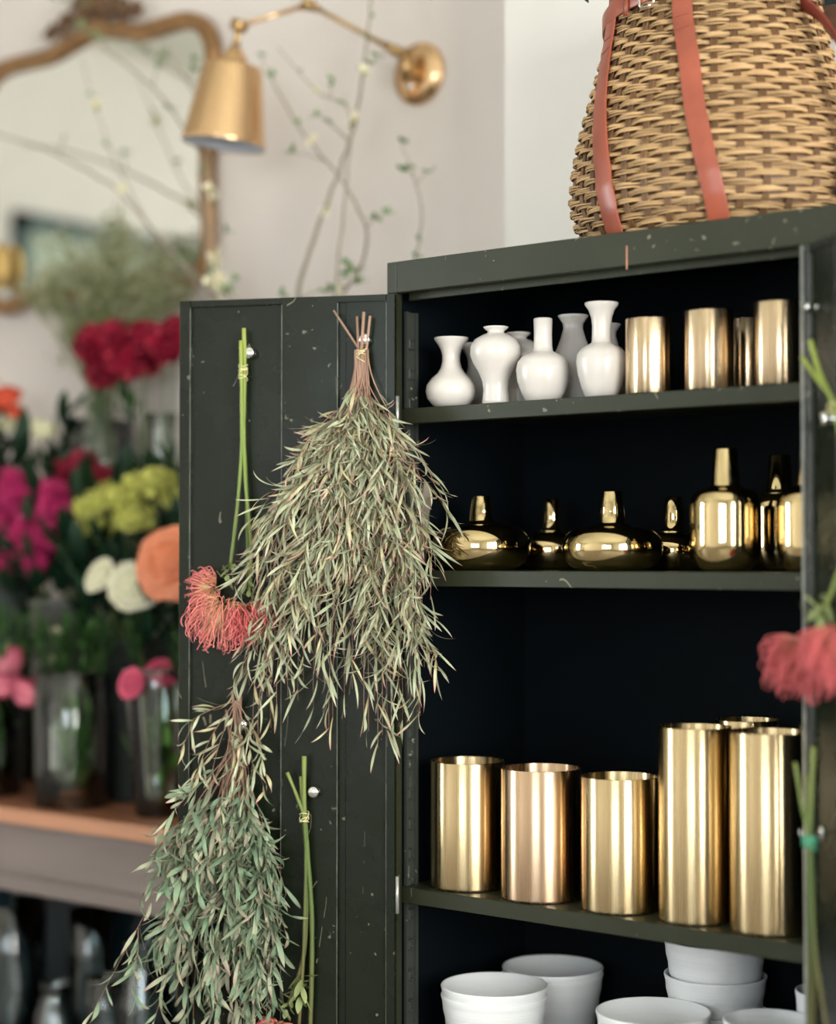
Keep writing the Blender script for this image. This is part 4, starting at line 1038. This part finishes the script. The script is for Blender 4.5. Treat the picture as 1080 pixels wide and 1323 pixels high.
# ------------------------------------------------------------------ flower heads (one mesh of each kind, shared by the copies)
def rose_mesh(R, mat, layers=6, seed=0, open_=1.0, ruff=0.0):
    r = random.Random(seed); m = MB()
    for L in range(layers):
        u = L/(layers-1); n = 3+L*2 if ruff == 0 else 5+L*3
        for i in range(n):
            ph = 2*PI*i/n+L*.7+r.uniform(-.15, .15); tilt = (0.12+u*0.95*open_)+r.uniform(-.08, .08)
            rad = R*(.08+.42*u); out = Vector((math.cos(ph), math.sin(ph), 0)); side = Vector((-math.sin(ph), math.cos(ph), 0))
            w_ = R*(.75+.6*u); h = R*(.75+.35*u)*(1 if ruff == 0 else .8)
            vs = []; cols = []; ns, nt = 5, 4
            for a in range(nt+1):
                v = a/nt
                for b in range(ns+1):
                    s_ = (b/ns-.5)*2
                    wd = w_*.5*math.sin(PI*(.12+.72*v))**.6*s_
                    cupv = math.sin(v*PI*.55)*h
                    outv = rad*.5+math.sin(v*PI*.5)*h*math.sin(tilt)*.9+(R*.12*u*v**3)
                    curve = -abs(s_)**2*w_*.22*(1-u*.4)
                    rf = ruff*R*.14*math.sin(s_*7+i*2+L)*v
                    p = out*(outv+curve+rf)+side*wd+Vector((0, 0, -R*.35+cupv*math.cos(tilt)-.2*R*u*(v**2)*open_))
                    vs.append(p); cols.append((v, r.random()*.3+.35, 0))
            fs = [(a*(ns+1)+b, a*(ns+1)+b+1, (a+1)*(ns+1)+b+1, (a+1)*(ns+1)+b) for a in range(nt) for b in range(ns)]
            m.add(vs, fs, True, cols)
    m.lathe([(0, -R*.6), (R*.62, -R*.46), (R*.90, -R*.05), (R*.66, R*.34), (0, R*.5)], 12); 
    m.c[-60:] = [(.5, .3, 0)]*60
    return m.mesh('bloom', mat)
def spray_mesh(R, mat, n, fr, seed=0, shape=(1, 1, 1), petals_=5):
    """dome or spike of many small five-petalled florets"""
    r = random.Random(seed); m = MB()
    for i in range(n):
        z = 1-1.6*(i+.5)/n; th = math.acos(z); ph = i*2.39996
        d = Vector((math.sin(th)*math.cos(ph)*shape[0], math.sin(th)*math.sin(ph)*shape[1], math.cos(th)*shape[2])); c = d*R*r.uniform(.75, 1.05)
        dn = (Vector((math.sin(th)*math.cos(ph), math.sin(th)*math.sin(ph), math.cos(th)))+Vector((r.uniform(-.4, .4), r.uniform(-.4, .4), r.uniform(-.4, .4)))).normalized()
        a = dn.orthogonal().normalized(); b = dn.cross(a); tn = r.random()
        for k in range(petals_):
            q = 2*PI*k/petals_+i; o = a*math.cos(q)+b*math.sin(q)
            m.leaf(c-dn*fr*.2, o*.85+dn*.5, o.cross(dn), fr*r.uniform(.8, 1.2), fr*.85, r.uniform(-.9, -.2), 3, (tn, 0), cup=.2)
        m.tube([d*R*.1, c], [.0012, .0012], 4, tint=(0, 0, .2, 0), cap=False)
    return m.mesh('bloom', mat)
def tulip_mesh(R, mat, seed=0):
    m = MB()
    for i in range(6):
        ph = 2*PI*i/6+(.2 if i % 2 else 0); out = Vector((math.cos(ph), math.sin(ph), 0)); side = Vector((-math.sin(ph), math.cos(ph), 0)); vs = []; cols = []
        for a in range(8):
            v = a/7; rad = R*(.15+.5*math.sin(PI*min(1, .1+v*.8)))*(1.0 if i % 2 else .9); wd = R*.62*math.sin(PI*(.06+.9*v))**.7
            for b in range(5):
                s_ = (b/4-.5)*2; vs.append(out*(rad-abs(s_)**2*R*.12)+side*wd*s_+Vector((0, 0, R*2.1*v-R*.9))); cols.append((v, .5, 0))
        m.add(vs, [(a*5+b, a*5+b+1, (a+1)*5+b+1, (a+1)*5+b) for a in range(7) for b in range(4)], True, cols)
    return m.mesh('bloom', mat)
def leafy_mesh(L, n, ll, lw, mat, seed=0):
    r = random.Random(seed); m = MB()
    for i in range(n):
        z = L*(.15+.85*i/n); q = 2.4*i; o = Vector((math.cos(q), math.sin(q), 0))
        m.leaf((0, 0, z), o*.75+Vector((0, 0, .7)), o.cross(Vector((0, 0, 1))), ll*r.uniform(.7, 1.2), lw*r.uniform(.8, 1.2), r.uniform(-1.3, -.2), 6, (r.random(), 0), cup=.25)
    return m.mesh('leaves', mat)
BL = {
 'red': spray_mesh(.048, 'petal_red', 90, .017, 1, (1, 1, .8)),
 'redb': spray_mesh(.044, 'petal_red', 60, .024, 2, (1, 1, .9)),
 'magenta': spray_mesh(.042, 'petal_magenta', 80, .019, 3, (.85, .85, 1.7)),
 'wine': spray_mesh(.036, 'petal_wine', 60, .014, 4, (1, 1, .9)),
 'pinkcl': spray_mesh(.034, 'petal_pink', 46, .013, 5, (1, 1, .7)),
 'lime': spray_mesh(.036, 'petal_lime', 90, .014, 6, (1.1, 1.1, .7), 6),
 'cream': rose_mesh(.042, 'petal_cream', 6, 7, .85),
 'creamcl': spray_mesh(.036, 'petal_cream', 70, .013, 8, (1.1, 1.1, .7)),
 'peach': rose_mesh(.058, 'petal_peach', 8, 9, .95),
 'hot': rose_mesh(.040, 'petal_hotpink', 7, 10, .7),
 'orange': rose_mesh(.050, 'petal_orange', 7, 11, 1.0, 0.6),
 'tulip': tulip_mesh(.034, 'petal_pink'),
}
LM = {'dark': leafy_mesh(.30, 12, .10, .034, 'leafdark', 1), 'mid': leafy_mesh(.26, 11, .11, .026, 'leafmid', 2), 'narrow': leafy_mesh(.30, 18, .12, .012, 'leafmid', 3),
 'vase': leafy_mesh(.22, 16, .12, .022, 'leafbright', 4), 'wisp': leafy_mesh(.34, 40, .09, .006, 'wisp', 5)}
rf = random.Random(77)
def flower(kind, name, px, py, Y, V, axis, sc_, label, group, leaf='dark', stemmat='darkstem', lscale=.6, foot=.6):
    o, r, h = V
    c = at(px, py, Y)
    q = rf.uniform(0, 2*PI); base = o+Vector((math.cos(q)*r*foot*.6, math.sin(q)*r*foot*.6, 0.012))
    rimp = Vector((o.x, o.y, o.z+h)); dv = c-rimp; dv.z = 0; lim = r*.72
    if dv.length > lim: dv = dv.normalized()*lim
    rimp += dv
    t = thing(name, label, 'flower', tuple(base), group)
    mid = rimp.lerp(c, .5)+Vector((0, 0, .1*(c-rimp).length))
    stem(t, [base, base.lerp(rimp, .5), rimp, mid, c], .0026, stemmat, n=6, k=4)
    link(BL[kind], 'bloom', t, c-base, look(axis, rf.uniform(0, 6)), sc_)
    if leaf: link(LM[leaf], 'leaves', t, rimp.lerp(mid, .2)-base, look((mid-rimp)+Vector((rf.uniform(-.1, .1), rf.uniform(-.1, .1), .05)), rf.uniform(0, 6)), lscale*rf.uniform(.8, 1.2))
def ax(a, b, c): return RT*a-FW*c+Vector((0, 0, b))
where = lambda px, py: ''
# deep red cluster, top
for i, (px, py, s_, lb) in enumerate(((122, 445, 1.1, 'deep red flower head at the top left of the red cluster'), (138, 478, 1.15, 'deep red flower head lowest in the red cluster'), (150, 432, 1.0, 'deep red flower head at the upper middle of the cluster'),
    (165, 462, 1.15, 'deep red flower head at the heart of the cluster'), (188, 438, 1.1, 'deep red flower head right of the cluster middle'), (186, 468, .9, 'small deep red flower head under the right of the cluster'),
    (212, 445, 1.0, 'deep red flower head near the door edge'), (229, 424, .7, 'small dark red flower bud touching the door edge'))):
    flower('red' if i % 3 else 'redb', 'red_carnation', px, py, .60+.02*(i % 3), VE if px > 175 else VD, ax((px-165)/120, .8, .5), s_*1.0, lb, 'deep red flowers at the top of the display', None)
# magenta stocks
for i, (px, py, lb) in enumerate(((22, 640, 'magenta stock flower highest at the left'), (8, 672, 'magenta stock flower touching the left edge of the photo'), (42, 668, 'magenta stock flower in the middle of its group'), (30, 702, 'magenta stock flower low in the group'),
    (62, 690, 'magenta stock flower beside the lime chrysanthemums'), (12, 716, 'lowest magenta stock flower at the left'), (70, 655, 'magenta stock flower under the wine red blooms'), (48, 725, 'magenta stock flower drooping lowest toward the middle'))):
    flower('magenta', 'stock_flower', px, py, .48+.03*(i % 3), VF if i % 2 else VH, ax(-.2+.1*(i % 4), .8, .4), 1.08, lb, 'magenta stock flowers at the left', 'dark')
for i, (px, py, k_, lb) in enumerate(((85, 610, 'wine', 'wine red bloom left of the tall vase foot'), (107, 598, 'wine', 'wine red bloom topmost of the small red group'), (112, 640, 'wine', 'wine red bloom lowest of the small red group'), (130, 618, 'wine', 'wine red bloom beside the lime chrysanthemums'),
    (62, 628, 'pinkcl', 'pale pink cluster left of the wine red blooms'), (90, 634, 'pinkcl', 'pale pink cluster under the wine red blooms'), (88, 662, 'wine', 'dark wine bloom below the pale pink clusters'))):
    flower(k_, 'sweet_william', px, py, .55, VF, ax(0, .9, .4), 1.0, lb, 'wine red and pink blooms above the stocks', 'dark')
# lime chrysanthemums
for i, (px, py, lb) in enumerate(((118, 652, 'lime chrysanthemum spray at the left of its group'), (138, 640, 'lime chrysanthemum spray, second from the left'), (162, 645, 'lime chrysanthemum spray in the middle of the arch'), (182, 628, 'lime chrysanthemum spray at the top of the arch'),
    (205, 625, 'topmost lime chrysanthemum spray'), (224, 640, 'lime chrysanthemum spray touching the door'), (108, 685, 'lime chrysanthemum spray hanging low at the left'), (136, 682, 'lime chrysanthemum spray hanging low in the middle'), (175, 668, 'shaded lime chrysanthemum spray inside the arch'))):
    flower('lime', 'chrysanthemum', px, py, .50+.03*(i % 2), VG, ax((px-165)/160, .8, .5), 1.15, lb, 'lime green chrysanthemums', 'dark', lscale=.8)
# cream and peach
flower('cream', 'ranunculus', 130, 744, .40, VG, ax(-.6, .5, .7), 1.05, 'small cream ranunculus left of the bigger cream bloom', None, 'dark')
flower('cream', 'ranunculus', 176, 758, .40, VG, ax(-.1, .4, .9), 1.45, 'large cream ranunculus under the peach rose', None, 'dark')
flower('cream', 'ranunculus', 158, 745, .44, VG, ax(-.3, .6, .6), .95, 'cream ranunculus between the two bigger cream blooms', None, 'dark')
flower('peach', 'garden_rose', 222, 728, .31, VG, ax(-.3, .3, .9), 1.35, 'large peach orange garden rose cut off by the door edge', None, None)
flower('peach', 'garden_rose', 208, 702, .36, VG, ax(-.3, .7, .5), .85, 'smaller peach garden rose above the large one', None, None)
# left edge
flower('orange', 'garden_rose', 4, 512, .60, VH, ax(-.2, .7, .5), 1.0, 'orange red bloom at the left edge above the cream cluster', None, 'dark')
flower('orange', 'garden_rose', 20, 530, .62, VH, ax(.3, .7, .5), .6, 'smaller orange red bloom beside the cream cluster', None, 'dark')
for px, py, lb in ((34, 552, 'cream cluster flower beneath the orange blooms'), (58, 556, 'cream cluster flower toward the gypsophila vase'), (4, 548, 'cream cluster flower at the left edge')):
    flower('creamcl', 'yarrow', px, py, .60, VH, ax(0, .9, .3), .9, lb, 'cream clusters at the left', 'dark')
# low front: tulips and pink ranunculus
for px, py, a_, lb in ((12, 852, -.3, 'pink tulip highest at the left edge'), (8, 884, -.8, 'pink tulip touching the left edge'), (34, 893, .7, 'pink tulip leaning right over the cylinder vase')):
    flower('tulip', 'tulip', px, py, .335, VC, ax(a_, -.3, .5), 1.4, lb, 'pink tulips at the left edge', 'mid')
flower('hot', 'ranunculus', 172, 884, .275, VB, ax(-.6, .3, .8), .95, 'bright pink ranunculus over the rim of the right glass vase', None, None)
flower('hot', 'ranunculus', 210, 872, .36, VB, ax(.2, .5, .5), 1.0, 'darker pink ranunculus seen through the glass vase rim', None, None)
for px, py, lb in ((66, 852, 'small cream bud over the tulips'), (72, 815, 'small yellow bud before the grey bucket')):
    flower('creamcl', 'flower_bud', px, py, .38, VA, ax(0, 1, .2), .32, lb, None, 'mid')
# leafy stems
for i, (px, py, V, Y, kd, s_, lb) in enumerate((
    (60, 930, VA, .36, 'narrow', .55, 'grassy green stem in the cylinder vase, left side'), (85, 900, VA, .36, 'mid', .55, 'leafy green stem in the cylinder vase middle'), (120, 930, VA, .37, 'narrow', .55, 'grassy green stem in the cylinder vase, right side'),
    (105, 870, VA, .38, 'mid', .55, 'leafy green stem rising highest from the cylinder vase'), (185, 930, VB, .38, 'narrow', .5, 'grassy stem in the right glass vase'), (225, 920, VB, .37, 'mid', .5, 'leafy stem by the door in the right glass vase'),
    (5, 900, VC, .36, 'narrow', .8, 'grassy stem in the left edge vase'), (-10, 870, VC, .36, 'mid', .8, 'leafy stem in the left edge vase'),
    (80, 700, VF, .54, 'dark', 1.2, 'dark leafy stem under the magenta stocks'), (105, 720, VF, .52, 'dark', 1.2, 'dark leafy stem between bucket and lime sprays'), (140, 715, VG, .55, 'dark', 1.3, 'dark leafy stem under the lime sprays, left'),
    (170, 700, VG, .56, 'dark', 1.3, 'dark leafy stem in the middle of the lime sprays'), (200, 690, VG, .56, 'dark', 1.3, 'dark leafy stem behind the peach rose'), (225, 690, VG, .52, 'dark', 1.2, 'dark leafy stem touching the door behind the rose'),
    (25, 760, VH, .48, 'dark', 1.3, 'dark leafy stem low at the left edge'), (50, 755, VF, .50, 'dark', 1.2, 'dark leafy stem over the grey bucket rim'), (-5, 600, VH, .58, 'dark', 1.1, 'dark leafy stem under the orange bloom'),
    (70, 580, VI, .62, 'dark', .9, 'dark leafy stem behind the cream clusters'), (120, 780, VG, .46, 'dark', 1.1, 'dark leafy stem under the small cream ranunculus'), (190, 800, VG, .44, 'dark', 1.1, 'dark leafy stem under the large cream ranunculus'),
    (225, 800, VG, .44, 'dark', 1.0, 'dark leafy stem under the peach rose'), (150, 560, VE, .60, 'mid', .6, 'pale leafy stem in the slender bottle vase'))):
    o, r, h = V; q = 2.4*i; base = o+Vector((math.cos(q)*r*.4, math.sin(q)*r*.4, 0.012)); c = at(px, py, Y)
    rimp = Vector((o.x, o.y, o.z+h)); dv = c-rimp; dv.z = 0
    if dv.length > r*.7: dv = dv.normalized()*r*.7
    rimp += dv
    if c.z < rimp.z: c = rimp+Vector((dv.x*.4, dv.y*.4, .05))
    t = thing('leafy_branch', lb, 'foliage', tuple(base), 'leafy stems filling the vases')
    stem(t, [base, base.lerp(rimp, .5), rimp, c], .0024, 'darkstem', n=6, k=4)
    link(LM[kd], 'leaves', t, rimp.lerp(c, .25)-base-Vector((0, 0, .06)), look((c-rimp)+Vector((0, 0, .05)), q), s_)
    link(LM[kd], 'leaves', t, c-base-Vector((0, 0, .16*s_)), look((c-rimp)*.5+Vector((0, 0, .2)), q+2), s_)
    if V in (VA, VB, VC):
        link(LM['vase'], 'leaves', t, Vector((0, 0, .01)), look(rimp-base, q+1), .85)

# ------------------------------------------------------------------ gypsophila
o, r, h = VD
rg = random.Random(4)
for gi, (cx, cy, R_, lb) in enumerate(((84, 372, 74, 'hazy gypsophila spray before the left of the mirror'), (135, 345, 76, 'hazy gypsophila spray in the middle, over the mirror frame bottom'), (192, 372, 68, 'hazy gypsophila spray at the right, above the red flowers'), (120, 440, 66, 'hazy gypsophila spray low above its vase'))):
    base = o+Vector((rg.uniform(-.02, .02), rg.uniform(-.02, .02), .01)); rimp = o+Vector((0, 0, h))
    t = thing('gypsophila_spray', lb, 'flower', tuple(base), 'gypsophila sprays in the very tall vase')
    c = at(cx, cy, .60+.03*gi); k = mpp(c)
    stem(t, [base, rimp, rimp.lerp(c, .5), c], .0022, 'darkstem', n=5, k=4)
    for wz, ws in ((h-.26, .9), (h-.05, .8)): link(LM['wisp'], 'leaves', t, rimp-base+Vector((0, 0, wz-h)), (rg.uniform(-.12, .12), rg.uniform(-.12, .12), rg.uniform(0, 6)), ws)
    tw = MB(); fl = MB()
    src = rimp.lerp(c, .15)
    for i in range(48):
        d = Vector((rg.gauss(0, 1), rg.gauss(0, 1), rg.gauss(0, 1))).normalized()*R_*k*rg.uniform(.35, 1.05)
        if d.z < 0: d.z *= .6
        e = c+Vector((d.x, d.y*.55, d.z)); midp = src.lerp(e, .55)+Vector((0, 0, .02))
        tw.tube(bez([src.lerp(c, rg.uniform(0, .6)), midp, e], 5), [.0013, .0011, .0010, .0009, .0008, .0007], 4, tint=(0, 1, .4, 0), cap=False)
        for j in range(17):
            f = e+Vector((rg.gauss(0, .019), rg.gauss(0, .016), rg.gauss(0, .019))); tw.tube([e.lerp(midp, rg.uniform(0, .5)), f], [.0006, .0005], 3, tint=(0, 1, .5, 0), cap=False)
            fl.blob(f, rg.uniform(.0028, .0046), (rg.random(), rg.random(), 0), 5, 3)
    tw.build('twigs', 'bract', t); fl.build('blossoms', 'haze', t)

# ------------------------------------------------------------------ blossom branches
a = at(385, 722, .52); VK = (Vector((a.x, .52, TZ+.0004)), .085, .42)
ob = MB().lathe([(0, 0), (.055, 0), (.06, .004), (.085, .12), (.08, .28), (.06, .38), (.07, .42), (.067, .421), (.056, .38), (.075, .28), (.08, .12), (.055, .008), (0, .008)], 48, VK[0]).build('ceramic_vase', 'ceramic', None, org=VK[0])
tag(ob, 'white ceramic vase behind the open left door holding the blossom branches', 'vase')
o = VK[0]; rbn = random.Random(8)
def branch(name, pts, rad, label, twigs, leafn, blossoms, group='flowering branches against the wall', src=None):
    base = o+Vector((rbn.uniform(-.03, .03), rbn.uniform(-.03, .03), .012)); rimp = o+Vector((rbn.uniform(-.03, .03), rbn.uniform(-.03, .03), .42))
    P = [at(px, py, Y) for px, py, Y in pts]
    t = thing(name, label, 'branch', tuple(base), group)
    full = spline([base, rimp]+P, 6); n = len(full)
    full = [p+Vector((rbn.uniform(-1, 1), rbn.uniform(-1, 1), rbn.uniform(-1, 1)))*.0022 for p in full]
    m = MB().tube(full, [rad*(1.25-.95*i/n) for i in range(n)], 7)
    lf = MB(); bl = MB(); spots = []
    for (i0, d, L) in twigs:
        p = full[int(n*i0)]; e = p+(RT*d[0]+Vector((0, 0, d[1]))+FW*d[2]).normalized()*L
        tp = bez([p, p.lerp(e, .5)+Vector((0, 0, .015)), e], 6); m.tube(tp, [rad*.45*(1-.1*k) for k in range(7)], 5); spots += [tp[3], tp[5], tp[6]]
    m.build('branch', 'branch', t)
    for i in range(leafn):
        p = spots[i % len(spots)] if spots and i % 2 else full[int(n*rbn.uniform(.45, .99))]
        for j in range(3):
            d = Vector((rbn.uniform(-1, 1), rbn.uniform(-1, 1), rbn.uniform(-.3, 1))); lf.leaf(p, d, d.orthogonal(), rbn.uniform(.015, .027), .010, rbn.uniform(-.5, .5), 4, (rbn.random(), 0))
    if lf.v: lf.build('leaves', 'leafgreen', t)
    for (u, s_) in blossoms:
        p = full[min(n-1, int(n*u))]
        for j in range(3):
            c = p+Vector((rbn.uniform(-.014, .014), rbn.uniform(-.014, .014), rbn.uniform(-.014, .014))); nn = Vector((rbn.uniform(-1, 1), -1, rbn.uniform(-.5, 1))).normalized(); a_ = nn.orthogonal().normalized(); b_ = nn.cross(a_)
            for k in range(5):
                q = 2*PI*k/5; oo = a_*math.cos(q)+b_*math.sin(q); bl.leaf(c, oo*.8+nn*.5, oo.cross(nn), .015*s_, .013*s_, -.5, 3, (rbn.random(), 0))
    if bl.v: bl.build('blossoms', 'petal_white', t)
branch('blossom_branch', [(388, 560, .54), (383, 400, .58), (405, 310, .60), (434, 232, .62), (458, 160, .63), (470, 90, .64), (478, 10, .65), (484, -60, .66)], .0068, 'thickest blossom branch rising behind the lamp arm', [(.62, (-.8, .6, 0), .12), (.75, (.5, .7, 0), .07), (.9, (.5, .5, 0), .08)], 10, [(.66, 1.2), (.78, 1.2), (.5, 1.1)])
branch('blossom_branch', [(400, 560, .56), (420, 420, .60), (463, 350, .62), (472, 295, .62), (438, 228, .64), (392, 172, .65), (350, 100, .66), (335, 70, .66)], .0050, 'blossom branch curving left across the wall below the lamp arm', [(.7, (-.9, .2, 0), .11), (.55, (.7, .5, 0), .06)], 7, [(.75, .9)])
branch('blossom_branch', [(410, 560, .52), (430, 400, .55), (446, 250, .58), (452, 147, .60), (410, 118, .60), (360, 62, .60)], .0038, 'thin branch arching from the thick branch toward the lamp shade', [(.8, (.2, .9, 0), .05)], 5, [(.85, .8)])
branch('blossom_branch', [(440, 560, .60), (500, 430, .64), (537, 333, .66), (545, 275, .66), (538, 240, .66), (518, 182, .67)], .0034, 'thin leafy twig standing alone below the lamp wall plate', [(.85, (.6, .5, 0), .05), (.88, (-.6, .5, 0), .04)], 7, [])
branch('blossom_branch', [(330, 520, .56), (268, 375, .60), (243, 345, .62), (200, 300, .63), (152, 246, .64), (75, 200, .65), (0, 175, .66), (-50, 170, .66)], .0062, 'long bare branch arching left across the mirror', [(.78, (.3, .8, 0), .06)], 2, [(.66, 1.3)])
branch('blossom_branch', [(335, 520, .55), (275, 380, .57), (268, 300, .58), (262, 210, .59), (238, 165, .60), (196, 112, .62), (135, 62, .66), (102, 28, .67), (90, 5, .67)], .0048, 'leafy branch running up the mirror right side to its carved crest', [(.7, (.3, .8, 0), .06), (.8, (-.4, .7, 0), .05), (.95, (.6, .3, 0), .05), (.97, (-.6, .3, 0), .05)], 16, [])
branch('blossom_branch', [(332, 520, .56), (262, 385, .62), (205, 310, .64), (158, 228, .65), (128, 150, .66), (104, 70, .67)], .0036, 'slim branch rising steeply across the middle of the mirror', [(.75, (-.5, .6, 0), .04)], 2, [(.88, 1.4)])
branch('blossom_branch', [(345, 520, .53), (300, 400, .55), (280, 345, .56), (275, 250, .58), (262, 150, .60), (222, 72, .64), (205, 45, .66)], .0042, 'branch with pale blossoms beside the mirror right frame', [(.55, (.5, .5, 0), .05), (.8, (.3, .8, 0), .06)], 6, [(.46, 1.5), (.52, 1.5), (.62, 1.3), (.43, 1.5), (.48, 1.5)])
branch('blossom_branch', [(390, 540, .50), (380, 400, .52), (440, 372, .53), (478, 362, .54)], .0032, 'low leafy twig just above the open door top', [(.8, (.3, .8, 0), .04), (.9, (-.3, .8, 0), .05), (.6, (-.6, .6, 0), .05)], 12, [(.8, .9)])
branch('blossom_branch', [(350, 540, .52), (320, 410, .54), (288, 372, .55), (270, 366, .56)], .0032, 'short leafy twig at the mirror lower right corner above the door', [(.8, (.6, .3, 0), .05), (.9, (-.3, .8, 0), .03)], 9, [(.9, 1.4), (.8, 1.4)])

# ------------------------------------------------------------------ foliage in the basket
o2 = BK+Vector((0, 0, .30))
rz = random.Random(15)
for lb, tip, my in (('leafy branch drooping from the basket top left', (752, 6), .06), ('leafy branch arching far left out of the basket, only leaf tips in view', (570, 4), .02), ('leafy branch rising behind the basket belt', (770, -30), .2)):
    e = at(tip[0], tip[1]-14, my+.12)
    t = thing('leafy_branch', lb, 'branch', tuple(o2), 'leafy branches in the wicker basket')
    top = Vector((o2.x-.08, o2.y, BK.z+HB+.06))
    P = bez([o2, top, e.lerp(top, .35)+Vector((0, 0, .16)), e], 20)
    m = MB().tube(P, [.003*(1-.03*i) for i in range(21)], 6); m.build('stem', 'darkstem', t) if False else None
    MB().tube(P, [.003*(1-.03*i) for i in range(21)], 6, tint=(0, 1, .5, 0)).build('stem', 'darkstem', t)
    lf = MB()
    for i in range(44):
        k = rz.randint(9, 20); p = P[k]; d = Vector((rz.uniform(-1, 1), rz.uniform(-1, .6), rz.uniform(-1, .3))); lf.leaf(p, d, d.orthogonal(), rz.uniform(.022, .036), .009, rz.uniform(-.8, .8), 5, (rz.random(), 0))
    lf.build('leaves', 'leafdark', t)
